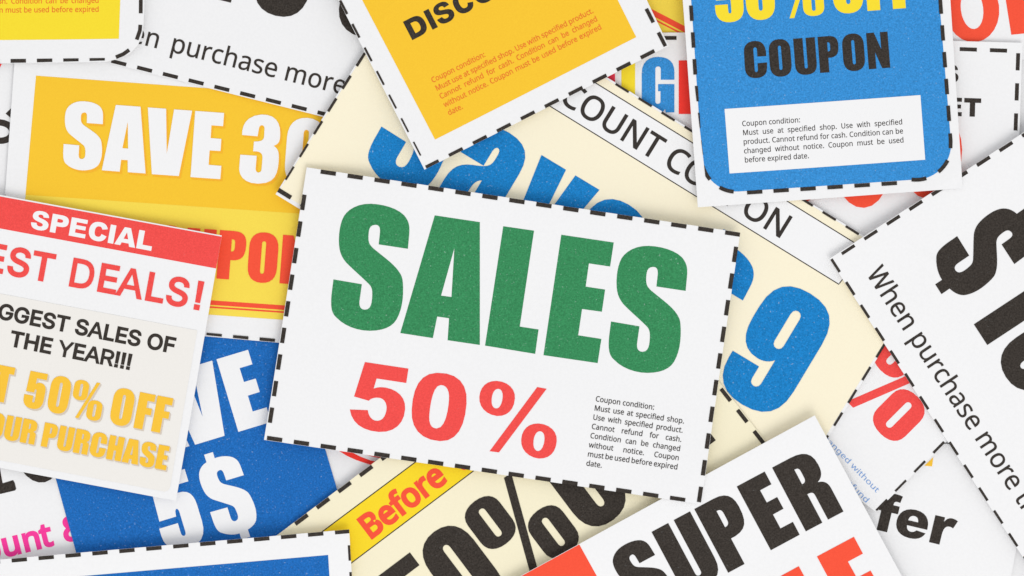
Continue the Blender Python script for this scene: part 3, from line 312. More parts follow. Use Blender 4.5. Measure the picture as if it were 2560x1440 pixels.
 "!":[196,[[87,160,67,160,66,277,65,393,63,509,86,509,109,509,132,509,131,393,129,277,128,160,108,160],[111,-4,98,-4,85,-4,75,0,66,9,57,18,52,28,52,41,52,53,57,64,66,73,75,82,85,86,98,86,111,86,121,82,130,73,139,64,143,53,143,41,143,28,139,18,130,9,121,0]]],
 "_cap":[509,[]],
 " ":[188,[]]}}
def unpack(face):
    cap = face['_cap'][0]
    out = {}
    for k, (adv, sp) in face.items():
        if k == '_cap':
            continue
        cs = []
        for p in sp:
            cs.append([[(p[i + j] / cap, p[i + j + 1] / cap) for j in (0, 2, 4)] for i in range(0, len(p), 6)])
        out[k] = (adv / cap, cs)
    return out
HUMAN = unpack(RAW['noto'])      # humanist face of the small print
GROT = unpack(RAW['inter'])      # grotesque face of the deal card
HUMAN['W'] = (1.27, path('M.04 1 L.165 1 L.335 .19 L.56 1 L.69 1 L.925 .19 L1.095 1 L1.22 1 L.99 0 L.855 0 L.625 .80 L.405 0 L.27 0 Z'))
GROT['D'] = (0.97, path('M.12 0 L.12 1 L.45 1 C.74 1 .9 .83 .9 .5 C.9 .17 .74 0 .45 0 Z M.22 .9 L.22 .1 L.44 .1 C.68 .1 .8 .24 .8 .5 C.8 .76 .68 .9 .44 .9 Z'))
GROT['A'] = (0.93, path('M.02 0 L.40 1 L.53 1 L.91 0 L.80 0 L.695 .29 L.235 .29 L.13 0 Z M.265 .375 L.465 .93 L.665 .375 Z'))
GROT['Y'] = (0.90, path('M.40 0 L.40 .41 L.02 1 L.13 1 L.45 .50 L.77 1 L.88 1 L.50 .41 L.50 0 Z'))
GROT['!'] = (0.38, path('M.115 1 L.265 1 L.245 .27 L.135 .27 Z M.12 0 L.12 .125 L.26 .125 L.26 0 Z'))
GROT['R'] = (0.90, path('M.12 0 L.12 1 L.46 1 C.70 1 .82 .89 .82 .71 C.82 .56 .74 .46 .60 .425 L.83 0 L.71 0 L.49 .41 L.22 .41 L.22 0 Z M.22 .905 L.22 .50 L.45 .50 C.63 .50 .72 .57 .72 .71 C.72 .84 .63 .905 .45 .905 Z'))
def with_bearings(face, gap, tight):
    out = {}
    for k, cs in face.items():
        b = 0.0 if k in tight else gap
        out[k] = (width_of(cs) + 2 * b, [[[(q[0] + b, q[1]) for q in pt] for pt in c] for c in cs])
    return out
IMPF = with_bearings(IMP, 0.032, 'AVTvY')
IMPF[' '] = (0.20, [])
HEAVYF = with_bearings(HEAVY, 0.055, 'A')
HEAVYF[' '] = (0.35, [])

def sample(c, res):
    """a closed cubic contour -> corner-true polyline without doubled points"""
    out = []
    n = len(c)
    for i in range(n):
        p0, p1, p2, p3 = c[i][1], c[i][2], c[(i + 1) % n][0], c[(i + 1) % n][1]
        d = math.dist(p0, p3)
        chord = abs((p1[0] - p0[0]) * (p3[1] - p0[1]) - (p1[1] - p0[1]) * (p3[0] - p0[0])) + abs((p2[0] - p0[0]) * (p3[1] - p0[1]) - (p2[1] - p0[1]) * (p3[0] - p0[0]))
        k = 1 if chord < 0.02 * d * d and math.dist(p1, p2) <= d * 1.2 else res
        for j in range(k):
            t = j / k; s = 1 - t
            out.append((s * s * s * p0[0] + 3 * s * s * t * p1[0] + 3 * s * t * t * p2[0] + t * t * t * p3[0],
                        s * s * s * p0[1] + 3 * s * s * t * p1[1] + 3 * s * t * t * p2[1] + t * t * t * p3[1]))
    res_ = [out[0]]
    for q in out[1:]:
        if math.dist(q, res_[-1]) > 1e-3:
            res_.append(q)
    if len(res_) > 2 and math.dist(res_[0], res_[-1]) < 1e-3:
        res_.pop()
    return res_
def in_poly(q, p):
    r = False
    for i in range(len(p)):
        (x1, y1), (x2, y2) = p[i - 1], p[i]
        if (y1 > q[1]) != (y2 > q[1]) and q[0] < (x2 - x1) * (q[1] - y1) / (y2 - y1) + x1:
            r = not r
    return r
def islands(polys):
    """outlines -> [[outer, hole, hole], ...]"""
    bb = [(min(q[0] for q in p), min(q[1] for q in p), max(q[0] for q in p), max(q[1] for q in p)) for p in polys]
    own, outer = {}, []
    for i, p in enumerate(polys):
        cont = [j for j in range(len(polys)) if j != i and bb[j][0] <= bb[i][0] and bb[j][1] <= bb[i][1] and bb[j][2] >= bb[i][2] and bb[j][3] >= bb[i][3] and in_poly(p[0], polys[j])]
        if len(cont) % 2 == 0:
            outer.append(i)
        else:
            own.setdefault(min(cont, key=lambda j: (bb[j][2] - bb[j][0]) * (bb[j][3] - bb[j][1])), []).append(i)
    return [[polys[i]] + [polys[j] for j in own.get(i, [])] for i in outer]
def seg_dist(q, a, b):
    dx, dy = b[0] - a[0], b[1] - a[1]
    t = max(0.0, min(1.0, ((q[0] - a[0]) * dx + (q[1] - a[1]) * dy) / (dx * dx + dy * dy + 1e-12)))
    return math.hypot(q[0] - a[0] - t * dx, q[1] - a[1] - t * dy)
def embolden(polys, amt):
    """grow the strokes of one letter by amt on either side"""
    ar = lambda p: sum(p[i - 1][0] * p[i][1] - p[i][0] * p[i - 1][1] for i in range(len(p)))
    out = []
    for h, p in enumerate(polys):               # first the outer line, then its holes
        sgn = (1 if ar(p) > 0 else -1) * (1 if h == 0 else -1)
        i = 0
        turn = lambda a, b, c: ((b[0] - a[0]) * (c[1] - b[1]) - (b[1] - a[1]) * (c[0] - b[0])) * sgn / (math.dist(a, b) * math.dist(b, c) + 1e-12)
        while i < len(p) and len(p) > 4:            # a narrow notch with a blunt tip keeps one tip point
            a, b, c, d = p[i - 2], p[i - 1], p[i], p[(i + 1) % len(p)]
            if math.dist(b, c) < 1.9 * amt and amt < 2 and turn(a, b, c) < -0.4 and turn(b, c, d) < -0.4:
                m = ((b[0] + c[0]) / 2, (b[1] + c[1]) / 2)
                p = [m if v is c else v for v in p if v is not b]
            else:
                i += 1
        n = len(p); q = []
        for i in range(n):
            a, b, c = p[i - 1], p[i], p[(i + 1) % n]
            l1, l2 = math.dist(a, b), math.dist(b, c)
            n1 = ((b[1] - a[1]) / l1 * sgn, -(b[0] - a[0]) / l1 * sgn)
            n2 = ((c[1] - b[1]) / l2 * sgn, -(c[0] - b[0]) / l2 * sgn)
            mx, my = n1[0] + n2[0], n1[1] + n2[1]
            hollow = ((b[0] - a[0]) * (c[1] - b[1]) - (b[1] - a[1]) * (c[0] - b[0])) * sgn < 0
            k = 2.0 / max(mx * mx + my * my, 0.12 if hollow else 1.2)
            pt = (b[0] + mx * k * amt, b[1] + my * k * amt)
            if hollow:      # hollow corner: keep only if clear of the old outline
                near = min(seg_dist(pt, p[j - 1], p[j]) for j in range(n))
                if near < amt * 0.95:
                    continue
            q.append(pt)
        if len(q) > 2:
            out.append(q)
    return out

# ------------------------------------------------------------------ sheets of paper: heights of the pile
CELL = 16
GX0, GY0, GNX, GNY = -640, -448, 241, 146
gx = GX0 + CELL * np.arange(GNX)
gy = GY0 + CELL * np.arange(GNY)
GXX, GYY = np.meshgrid(gx, gy)          # [row=y, col=x]
PILE = np.zeros((GNY, GNX))             # top of the pile so far, metres
GAP = 0.00015
THICK = 0.00016

def inside(poly):
    m = np.zeros(GXX.shape, bool)
    n = len(poly)
    for i in range(n):
        x1, y1 = poly[i]; x2, y2 = poly[(i + 1) % n]
        if y1 == y2:
            continue
        c = ((y1 > GYY) != (y2 > GYY)) & (GXX < (x2 - x1) * (GYY - y1) / (y2 - y1) + x1)
        m ^= c
    return m
def dilate(m, k=1):
    for _ in range(k):
        d = m.copy()
        d[1:] |= m[:-1]; d[:-1] |= m[1:]; d[:, 1:] |= m[:, :-1]; d[:, :-1] |= m[:, 1:]
        d[1:, 1:] |= m[:-1, :-1]; d[:-1, :-1] |= m[1:, 1:]; d[1:, :-1] |= m[:-1, 1:]; d[:-1, 1:] |= m[1:, :-1]
        m = d
    return m
def box(a, k):
    p = np.pad(a, k)
    c = np.cumsum(np.cumsum(p, 0), 1)
    c = np.pad(c, ((1, 0), (1, 0)))
    n = 2 * k + 1
    return c[n:, n:] - c[:-n, n:] - c[n:, :-n] + c[:-n, :-n]
def drape(poly, curls, stiff=140):
    """a sheet settled on the pile: rests on what is under it, spans the hollows, lifts where its edges curl"""
    global PILE
    core = inside(poly)
    m = dilate(core, 2)
    low = np.where(m, PILE + GAP, 0.0)
    z = low.copy()
    mf = m.astype(float)
    for k in (6, 3):
        den = np.maximum(box(mf, k), 1)
        for _ in range(stiff):
            z = np.where(m, np.maximum(low, box(np.where(m, z, 0), k) / den), 0)
    den = np.maximum(box(mf, 2), 1)
    for _ in range(3):
        z = np.where(m, np.maximum(low, box(np.where(m, z, 0), 2) / den), 0)
    seed = len(poly) + poly[0][0] * 0.013 + poly[1][1] * 0.007       # the faint waviness of handled paper
    z = z + np.where(m, 0.00007 * (np.sin(GXX / 97 + GYY / 151 + seed) + np.sin(GXX / -183 + GYY / 89 + 2.3 * seed) + 2), 0)
    for (x1, y1, x2, y2, amp, ln) in curls:
        L = math.hypot(x2 - x1, y2 - y1)
        d = np.abs((GXX - x1) * (y2 - y1) - (GYY - y1) * (x2 - x1)) / L
        z = z + np.where(m, amp * 0.001 * np.exp(-(d / ln) ** 1.5), 0)
    PILE = np.where(m, np.maximum(PILE, z + THICK), PILE)
    return z, float(z[core].mean())

# ------------------------------------------------------------------ building one coupon
def rot(ang):
    a = math.radians(ang)
    return (math.cos(a), math.sin(a)), (math.sin(a), -math.cos(a))   # along, up (sheet y grows downward)

class Coupon:
    def __init__(self, name, label, poly, curls=(), group='coupons strewn in an overlapping heap'):
        self.poly = poly
        self.z, self.zm = drape(poly, curls)
        self.k = (CAM_H - self.zm) / CAM_H
        self.cx = sum(p[0] for p in poly) / len(poly)
        self.cy = sum(p[1] for p in poly) / len(poly)
        self.root = bpy.data.objects.new(name, None)
        col.objects.link(self.root)
        self.root.empty_display_size = 0.01
        self.root.location = (*self.xy(self.cx, self.cy), self.zm)
        self.root['label'] = label
        self.root['category'] = 'coupon'
        self.root['group'] = group
        bm = bmesh.new()
        bm.faces.new([bm.verts.new((x, y, 0)) for x, y in poly])
        self.finish('paper_sheet', bm, PAPER, 0.0, solid=True)
        self.level = 1
    def xy(self, px, py):
        return ((px - 1280) * S * self.k, (720 - py) * S * self.k)
    def height(self, x, y):
        fx = min(max((x - GX0) / CELL, 0), GNX - 1.001); fy = min(max((y - GY0) / CELL, 0), GNY - 1.001)
        i, j = int(fx), int(fy); u, v = fx - i, fy - j
        a = self.z
        return (a[j, i] * (1 - u) + a[j, i + 1] * u) * (1 - v) + (a[j + 1, i] * (1 - u) + a[j + 1, i + 1] * u) * v
    def finish(self, name, bm, mat, lift, solid=False, cut=True, clip=True):
        if clip and not solid:                      # ink ends where the paper ends
            n = len(self.poly)
            ar = sum(self.poly[i][0] * self.poly[(i + 1) % n][1] - self.poly[(i + 1) % n][0] * self.poly[i][1] for i in range(n))
            for i in range(n):
                (x1, y1), (x2, y2) = self.poly[i], self.poly[(i + 1) % n]
                nx, ny = (y2 - y1), -(x2 - x1)
                if ar < 0:
                    nx, ny = -nx, -ny
                bmesh.ops.bisect_plane(bm, geom=bm.verts[:] + bm.edges[:] + bm.faces[:], dist=1e-4, plane_co=(x1, y1, 0), plane_no=(nx, ny, 0), clear_outer=True)
        if not bm.verts:
            bm.free(); return None
        if cut:
            xs = [v.co.x for v in bm.verts]; ys = [v.co.y for v in bm.verts]
            for x in gx[(gx > min(xs)) & (gx < max(xs))]:
                bmesh.ops.bisect_plane(bm, geom=bm.verts[:] + bm.edges[:] + bm.faces[:], dist=1e-4, plane_co=(float(x), 0, 0), plane_no=(1, 0, 0))
            for y in gy[(gy > min(ys)) & (gy < max(ys))]:
                bmesh.ops.bisect_plane(bm, geom=bm.verts[:] + bm.edges[:] + bm.faces[:], dist=1e-4, plane_co=(0, float(y), 0), plane_no=(0, 1, 0))
        ox, oy = self.xy(self.cx, self.cy)
        for v in bm.verts:
            x, y = v.co.x, v.co.y
            X, Y = self.xy(x, y)
            v.co = (X - ox, Y - oy, self.height(x, y) - self.zm + lift)
        bm.normal_update()
        for f in bm.faces:
            if f.normal.z < 0:
                f.normal_flip()
        if solid:
            r = bmesh.ops.extrude_face_region(bm, geom=bm.faces[:])
            for e in r['geom']:
                if isinstance(e, bmesh.types.BMVert):
                    e.co.z -= THICK
            bmesh.ops.recalc_face_normals(bm, faces=bm.faces[:])
        me = bpy.data.meshes.new(name)
        bm.to_mesh(me); bm.free()
        me.materials.append(mat)
        o = bpy.data.objects.new(name, me)
        col.objects.link(o)
        o.parent = self.root
        return o
    def lv(self):
        self.level += 1
        return self.level * 0.000014
    def area(self, name, pts, mat, lift=None):
        bm = bmesh.new()
        for poly in (pts if isinstance(pts[0][0], (tuple, list)) else [pts]):
            bm.faces.new([bm.verts.new((x, y, 0)) for x, y in poly])
        return self.finish(name, bm, M[mat], self.lv() if lift is None else lift)
    def dashes(self, runs, thick=9.5, length=38.5, name='dashed_border', mat='black'):
        """runs: (x1,y1,x2,y2,pitch[,thick]) - first dash centre, last point, spacing; or a list of points = one bent dash"""
        polys = []
        for r in runs:
            if isinstance(r, list):
                th = thick / 2
                L, R = [], []
                for i, p in enumerate(r):
                    a, b = r[max(i - 1, 0)], r[min(i + 1, len(r) - 1)]
                    d = math.hypot(b[0] - a[0], b[1] - a[1])
                    nx, ny = -(b[1] - a[1]) / d * th, (b[0] - a[0]) / d * th
                    L.append((p[0] + nx, p[1] + ny)); R.append((p[0] - nx, p[1] - ny))
                for i in range(len(r) - 1):
                    polys.append([L[i], L[i + 1], R[i + 1], R[i]])
                continue
            x1, y1, x2, y2, pitch = r[:5]
            th = (r[5] if len(r) > 5 else thick) / 2
            ln = (r[6] if len(r) > 6 else length) / 2
            d = math.hypot(x2 - x1, y2 - y1); ux, uy = (x2 - x1) / d, (y2 - y1) / d
            n = int(d / pitch + 0.3) + 1
            for i in range(n):
                cx, cy = x1 + ux * pitch * i, y1 + uy * pitch * i
                polys.append([(cx - ux * ln - uy * th, cy - uy * ln + ux * th), (cx + ux * ln - uy * th, cy + uy * ln + ux * th),
                              (cx + ux * ln + uy * th, cy + uy * ln - ux * th), (cx - ux * ln + uy * th, cy - uy * ln - ux * th)])
        bm = bmesh.new()
        for poly in polys:
            bm.faces.new([bm.verts.new((x, y, 0)) for x, y in poly])
        return self.finish(name, bm, M[mat], self.lv())
    # -------------------------------------------------- lettering
    def contours(self, s, face, cap, p, ang, width=None, at=None, sx=1.0, track=0.0, fit='scale'):
        along, up = rot(ang)
        adv = [face[c][0] for c in s]
        if width:
            nat = sum(adv)
            if fit == 'scale':
                sx = width / (nat * cap)
            else:
                track = (width / cap / sx - nat) / max(len(s) - 1, 1)
        out, x = [], 0.0
        for i, c in enumerate(s):
            if at is not None:
                x = at[i] / cap / sx
            for cn in face[c][1]:
                out.append([[(p[0] + ((q[0] + x) * sx * along[0] + q[1] * up[0]) * cap,
                              p[1] + ((q[0] + x) * sx * along[1] + q[1] * up[1]) * cap) for q in pt] for pt in cn])
            x += adv[i] + track
        return out
    def ink(self, name, contours, mat, res=6, bold=0.0, cut=True, lift=None):
        polys = [sample(c, res) for c in contours]
        bm = bmesh.new()
        for isl in islands(polys):
            if bold:
                isl = embolden(isl, bold)
            flat = [q for p in isl for q in p]
            vs = [bm.verts.new((q[0], q[1], 0)) for q in flat]
            for t in tessellate_polygon([[Vector((q[0], q[1], 0)) for q in p] for p in isl]):
                try:
                    bm.faces.new([vs[i] for i in t])
                except ValueError:
                    pass
        loose = [v for v in bm.verts if not v.link_faces]
        bmesh.ops.delete(bm, geom=loose, context='VERTS')
        return self.finish(name, bm, M[mat], self.lv() if lift is None else lift, cut=cut)
    def text(self, name, s, face, cap, p, ang, mat, res=6, bold=0.0, cut=True, shadow=None, **kw):
        cs = self.contours(s, face, cap, p, ang, **kw)
        if shadow:
            dx, dy, smat = shadow
            for f in (1.0, 0.55):
                self.ink('printed_drop_shadow', [[[(q[0] + dx * f, q[1] + dy * f) for q in pt] for pt in c] for c in cs], smat, res, bold)
        return self.ink(name, cs, mat, res, bold, cut)
    def para(self, lines, p, ang, pitch, em, colw, mat, name='condition_text', sx=0.93, bold=0.0):
        """justified small print; a line ending in | keeps its natural width"""
        along, up = rot(ang)
        cs = []
        for i, ln in enumerate(lines):
            if not ln:
                continue
            just = not ln.endswith('|')
            words = ln.rstrip('|').split(' ')
            wd = [sum(HUMAN[c][0] for c in wv) * em * sx for wv in words]
            sp = 0.42 * em * sx * 0.95
            if just and len(words) > 1:
                sp = (colw - sum(wd)) / (len(words) - 1)
            q = (p[0] - up[0] * pitch * i, p[1] - up[1] * pitch * i)
            x = 0
            for wv, ww in zip(words, wd):
                cs += self.contours(wv, HUMAN, em, (q[0] + along[0] * x, q[1] + along[1] * x), ang, sx=sx)
                x += ww + sp
        return self.ink(name, cs, mat, 3, bold, cut=False)

# ------------------------------------------------------------------ the table under the heap
bm = bmesh.new()
bmesh.ops.create_grid(bm, x_segments=2, y_segments=2, size=0.6)
me = bpy.data.meshes.new('table_top')
bm.to_mesh(me); bm.free()
me.materials.append(paper_mat('white_table', (240, 240, 241)))
tb = bpy.data.objects.new('table_top', me)
tb['kind'] = 'structure'
col.objects.link(tb)
tb.location = (0, 0, -0.0002)

COND_L = ['Coupon condition:|', 'Must use at specified shop. Use with specified product.', 'Cannot refund for cash. Condition can be changed',
          'without notice. Coupon must be used before expired', 'date.|']
COND_O = ['Coupon condition:|', 'Must use at specified shop. Use with specified', 'product. Cannot refund for cash. Condition can be',
          'changed without notice. Coupon must be used', 'before expired date.|']
COND_J = ['Coupon condition:|', 'Must use at specified shop.', 'Use with specified product.', 'Cannot refund for cash.', 'Condition can be changed',
          'without notice. Coupon', 'must be used before expired', 'date.|']

def off(p, ang, along, up):
    a, u = rot(ang)
    return (p[0] + a[0] * along + u[0] * up, p[1] + a[1] * along + u[1] * up)
def ring(cx, cy, rx, ry, hx, hy, ang):
    """contours of an oval letter: outer and hole"""
    k = 0.5523
    def el(a, b, rev):
        pts = [(a, 0), (0, b), (-a, 0), (0, -b)]
        tg = [(0, b * k), (-a * k, 0), (0, -b * k), (a * k, 0)]
        al, up = rot(ang)
        f = lambda x, y: (cx + al[0] * x + up[0] * y, cy + al[1] * x + up[1] * y)
        return [[f(p[0] - t[0], p[1] - t[1]), f(*p), f(p[0] + t[0], p[1] + t[1])] for p, t in zip(pts, tg)]
    return [el(rx, ry, 0)] + ([el(hx, hy, 1)] if hx else [])

# ---- the lowest sheets
c = Coupon('black_letter_coupon', 'white coupon mostly buried at the left edge, showing half a round black letter',
           [(-330, 120), (110, 100), (150, 540), (-300, 560)])
c.ink('round_black_letter', ring(-2, 329, 43, 31, 25, 15, 4), 'black')
c.area('black_wedge', [(14, 284), (30, 268), (34, 294), (28, 296)], 'black')
c.area('red_wedge', [(-12, 158), (5, 160), (-4, 176)], 'scarlet')

c = Coupon('red_striped_coupon', 'yellow coupon with two red stripes peeping out between the orange and blue coupons',
           [(1330, -260), (1780, -330), (1880, 60), (1700, 150), (1560, 130)])
c.area('yellow_panel', [(1330, -250), (1770, -300), (1870, 60), (1690, 118), (1570, 100)], 'lemon')
c.area('thick_red_stripe', [(1560, -13.5), (1790, 106), (1790, 122), (1560, 2.5)], 'orange_red')
c.area('thin_red_stripe', [(1560, 7), (1790, 126.5), (1790, 131), (1560, 11.5)], 'orange_red')

c = Coupon('red_heading_coupon', 'white coupon with huge red letters cut off at the top right corner',
           [(2250, -300), (2860, -380), (2920, 120), (2300, 170)])
c.ink('red_heading', ring(2430, 22, 68, 84, 28, 51, -7), 'orange_red')
c.area('red_stem', [(2508, -40), (2640, -58), (2650, 75), (2528, 87)], 'orange_red')

c = Coupon('red_ring_coupon', 'white coupon showing thin red arcs below the left corner of the green coupon',
           [(640, 900), (1080, 880), (1110, 1330), (660, 1340)])
arc = lambda cx, cy, r0, r1, a0, a1, n=20: [(cx + r0 * math.cos(math.radians(a0 + (a1 - a0) * i / n)), cy + r0 * math.sin(math.radians(a0 + (a1 - a0) * i / n))) for i in range(n + 1)] + [(cx + r1 * math.cos(math.radians(a1 - (a1 - a0) * i / n)), cy + r1 * math.sin(math.radians(a1 - (a1 - a0) * i / n))) for i in range(n + 1)]
c.area('red_ring', [(836, 1118), (850, 1129), (868, 1140), (890, 1150), (914, 1158), (940, 1166), (946, 1155), (926, 1151), (902, 1142), (880, 1131), (862, 1117), (846, 1098)], 'scarlet')
c.area('red_letter_end', [(900, 1126), (915, 1137), (936, 1143), (962, 1147), (990, 1148), (990, 1128)], 'scarlet')

c = Coupon('pink_lettering_coupon', 'white coupon with pink lower case lettering and black figures in the lower left corner',
           [(-330, 1000), (420, 850), (520, 1420), (-220, 1610)])
c.ink('pink_lettering', c.contours('ount &', HUMAN, 57, (-30, 1402), -13.8, sx=1.0, at=[-10, 41, 93, 141, 0, 197]), 'pink', bold=3.2)
c.ink('black_figures', [[[(x, y)] * 3 for x, y in [(-60, 1090), (-16, 1082), (7, 1208), (33, 1200), (37, 1206), (41, 1222), (38, 1226), (-70, 1252), (-76, 1228), (-30, 1214)]]] + ring(92, 1120, 58, 88, 22, 52, -13.8), 'black')

c = Coupon('black_lettering_coupon', 'white coupon with heavy black letters ending in r in the lower right corner',
           [(1960, 1075), (2580, 1128), (2549, 1330), (2500, 1590), (1900, 1480)])
c.text('black_lettering', 'fer', HEAVYF, 96, (2174, 1320.5), 13.2, 'black', at=[1, 56, 147])
c.area('yellow_wedge', [(2311, 1164), (2333, 1143), (2330, 1166)], 'amber')
c.dashes([(2541, 1419, 2530, 1480, 67)])
c.area('orange_corner', [(2541, 1434), (2575, 1436), (2575, 1470), (2534, 1470)], 'amber')

c = Coupon('colour_letter_coupon', 'white coupon with large blue, yellow and red letters beside the blue rounded coupon',
           [(1330, 82), (1990, 81), (2000, 480), (1340, 490)])
y0 = 284
c.text('crimson_letter', 'B', IMPF, 134, (1453, y0), 0, 'crimson')
c.text('yellow_letter', 'I', IMPF, 134, (1549, y0 - 1), 0, 'yellow')
c.text('blue_letter', 'G', IMPF, 136, (1600, y0 - 3), 0, 'sky_blue')
c.text('red_letter', 'D', IMPF, 134, (1692.5, y0 + 1), 0, 'scarlet')
c.dashes([(1604, 95, 1745, 95, 68)])

c = Coupon('ticket_coupon', 'white coupon with widely spaced dashes and black letters ET right of the blue rounded coupon',
           [(1900, 84), (2300, 100), (2556, 107), (2549, 330), (2530, 660), (1890, 640)])
c.dashes([(2345.5, 120.7, 2500, 126.2, 75.4, 9.8, 43), (2544.8, 154.5, 2530, 600, 75.2, 9.8, 43)])
c.text('black_caption', 'ET', HEAVYF, 46, (2365, 289.5), 1.8, 'black', at=[-2, 42])
c.text('black_caption', 'S', HEAVYF, 45, (2352, 206), 2, 'black')
c.ink('red_numerals', ring(2152, 400, 74, 120, 24, 70, -4) + ring(2331, 390, 73, 108, 24, 60, 10) + ring(1990, 400, 60, 115, 20, 60, -4), 'orange_red')

# ---- middle of the heap
c = Coupon('blue_sheet_coupon', 'royal blue coupon with white letters VE and 5$, sticking out under the green coupon',
           [(56, 888), (693, 714), (813, 1122), (843, 1223.5), (880, 1348), (860, 1440), (200, 1416), (139, 1195)])
c.area('blue_panel', [(40, 880), (750, 690), (900, 1348), (860, 1460), (190, 1430), (120, 1195)], 'royal_blue')
c.text('white_heading', 'SAVE', IMPF, 189, (210, 1194), -16.6, 'white', at=[0, 150, 264, 396])
c.text('white_price', '5$', IMPF, 189, (411, 1385), -16.8, 'white', at=[0, 133])

c = Coupon('percent_coupon', 'white coupon with a red slanting percent sign and small blue text',
           [(2063, 600), (2408, 1062), (2190, 1280), (1800, 990)])
c.text('red_percent_sign', '%', IMPF, 234, (2085.5, 962), 45, 'red')
c.dashes([(2348, 1119.6, 2185, 1284.7, 67.6)])
c.text('blue_condition_text', 'changed without', HUMAN, 13.4, off((2191, 1232.5), 45.6, -206, 0), 45.6, 'pale_blue_text', res=3, width=206, cut=False)
c.text('blue_condition_text', 'refund', HUMAN, 13.4, off((2166, 1258.5), 45.6, -83, 0), 45.6, 'pale_blue_text', res=3, width=83, cut=False)

c = Coupon('gold_save_coupon', 'golden yellow coupon reading SAVE 30 in white with a red COUPON line',
           [(40, 100), (920, 176), (880, 876), (699, 857), (-60, 790), (12, 490)])
c.area('golden_panel', [(912, 249.5), (888, 543.5), (63.5, 487), (90, 189)], 'gold')
c.area('lemon_panel', [(64, 487), (888, 543.5), (870, 810.5), (34, 753)], 'lemon')
c.area('thick_red_stripe', [(60, 718.5), (872, 774.5), (871.5, 786), (59, 730)], 'orange_red')
c.area('thin_red_stripe', [(59, 733.5), (871, 789.5), (870.7, 793.5), (58.7, 737.5)], 'orange_red')
c.text('white_heading', 'SAVE 30', IMPF, 165.5, (158, 418.5), 4.25, 'white', at=[-9, 97, 200, 313.5, 0, 433.7, 547], shadow=(4.5, 5.5, 'amber_shadow'))
c.text('red_coupon_line', 'COUPON', IMPF, 121.5, (298, 678), 4.3, 'orange_red', at=[0, 80, 159, 240, 316, 398])
c.dashes([(39, 203, 12, 470, 67, 6), (25, 740, 35, 640, 67, 6)])
c.dashes([(403, 826, 740, 855.5, 66.6, 8)])

c = Coupon('ten_dollar_coupon', 'white coupon with black purchase line, wedged between two yellow coupons at the top left',
           [(120, -60), (230, -410), (1080, -200), (940, 325), (553, 228.3), (270, 156.5), (110, 116)])
c.dashes([(297, 157, 880, 301.9, 66.4)])
nat = lambda t: sum(HUMAN[q][0] for q in t)
sxa = 642 / (nat('When purchase more') * 46.5)
c.ink('purchase_line', c.contours('When', HUMAN, 46.5, (229, 80), 14.0, sx=sxa) + c.contours('purchase more', HUMAN, 46.5, off((239, 82.5), 14.0, nat('When ') * sxa * 46.5, 0), 14.0, sx=sxa), 'black', res=5, bold=0.5)
c.ink('black_price', c.contours('10', IMPF, 241, (492, -14.5), 14, at=[-6, 127]) + c.contours('O', IMPF, 241, (492, -14.5), 14, at=[344]), 'black')

c = Coupon('cream_savings_coupon', 'cream coupon with blue $9 and a white DISCOUNT COUPON ribbon behind the green coupon',
           [(1049.3, -95.9), (2320.5, 689.2), (1961.1, 1271.2), (690, 486)], [(690, 486, 1047, -93, 1.2, 90)])
c.area('cream_panel', [(1050, -89), (2314, 690), (1959, 1258), (698, 479)], 'cream')
lo1, lo2 = (1216, 167.3), (2097.4, 711)
hi1, hi2 = (1250, 60), (2162, 622)
c.area('white_ribbon', [(1290, 84.6), (2131.7, 604.3), (2163, 623.6), (2097.4, 711), (1216, 167.3)], 'white')
def rule(a, b, t=2.6):
    d = math.hypot(b[0] - a[0], b[1] - a[1]); nx, ny = -(b[1] - a[1]) / d * t / 2, (b[0] - a[0]) / d * t / 2
    return [(a[0] + nx, a[1] + ny), (b[0] + nx, b[1] + ny), (b[0] - nx, b[1] - ny), (a[0] - nx, a[1] - ny)]
c.area('ribbon_outline', [rule((1290, 84.6), (2163, 623.6)), rule((1216, 167.3), (2097.4, 711)), rule((2098, 709), (2162.5, 625.5))], 'text')
c.text('ribbon_lettering', 'DISCOUNT COUPON', HUMAN, 60, off((1558.8, 353.4), 31.7, -326, 0), 31.7, 'text', bold=1.2, width=792)
def k_pt(u, n):
    return (u * .857 + n * .515, u * .515 - n * .857)
c.ink('blue_heading', c.contours('Save', IMPF, 305, k_pt(980, 112), 31.0, at=[-10, 193, 380, 542]), 'cyan_blue')
c.ink('blue_price', c.contours('$9', IMPF, 313, k_pt(1790, 95), 31.0, at=[0, 222]), 'cyan_blue')
c.dashes([(902.7, 150, 720, 440.6, 66.9, 7), (1555.4, 220, 2160, 594, 67.6, 6), (2201, 877, 2060, 1105, 67, 6)])
c.dashes([(712, 484.5, 1560, 1010, 67.5)], thick=11)

c = Coupon('cream_half_price_coupon', 'cream coupon with black 50% and a slanting yellow Before ribbon at the bottom',
           [(630, 1384.8), (965, 1133.6), (1616, 723), (1943, 1140), (1700, 1420), (880, 1640)])
c.area('pale_panel', [(620, 1386), (965, 1126), (1616, 713), (1955, 1145), (1700, 1430), (880, 1650)], 'cream_olive')
c.area('yellow_ribbon', [(700, 1408), (1041.5, 1153), (1390, 893), (1480, 954), (1187.6, 1175), (882, 1406), (740, 1512)], 'sun')
c.area('ribbon_outline', [rule((700, 1408), (1390, 893)), rule((740, 1512), (1480, 954))], 'text')
c.text('ribbon_lettering', 'Before', HUMAN, 58, (924, 1350), -37.3, 'orange_red', bold=3.4, width=247)
c.ink('ribbon_lettering', ring(1160, 1166, 9, 9, 0, 0, 0), 'orange_red')
HB = (1401, 1393)
c.ink('black_percentage', c.contours('50%', IMPF, 236, HB, -37, at=[-431, -290, -145]) + c.contours('OFF', IMPF, 236, HB, -37, at=[84, 268, 418]), 'black')
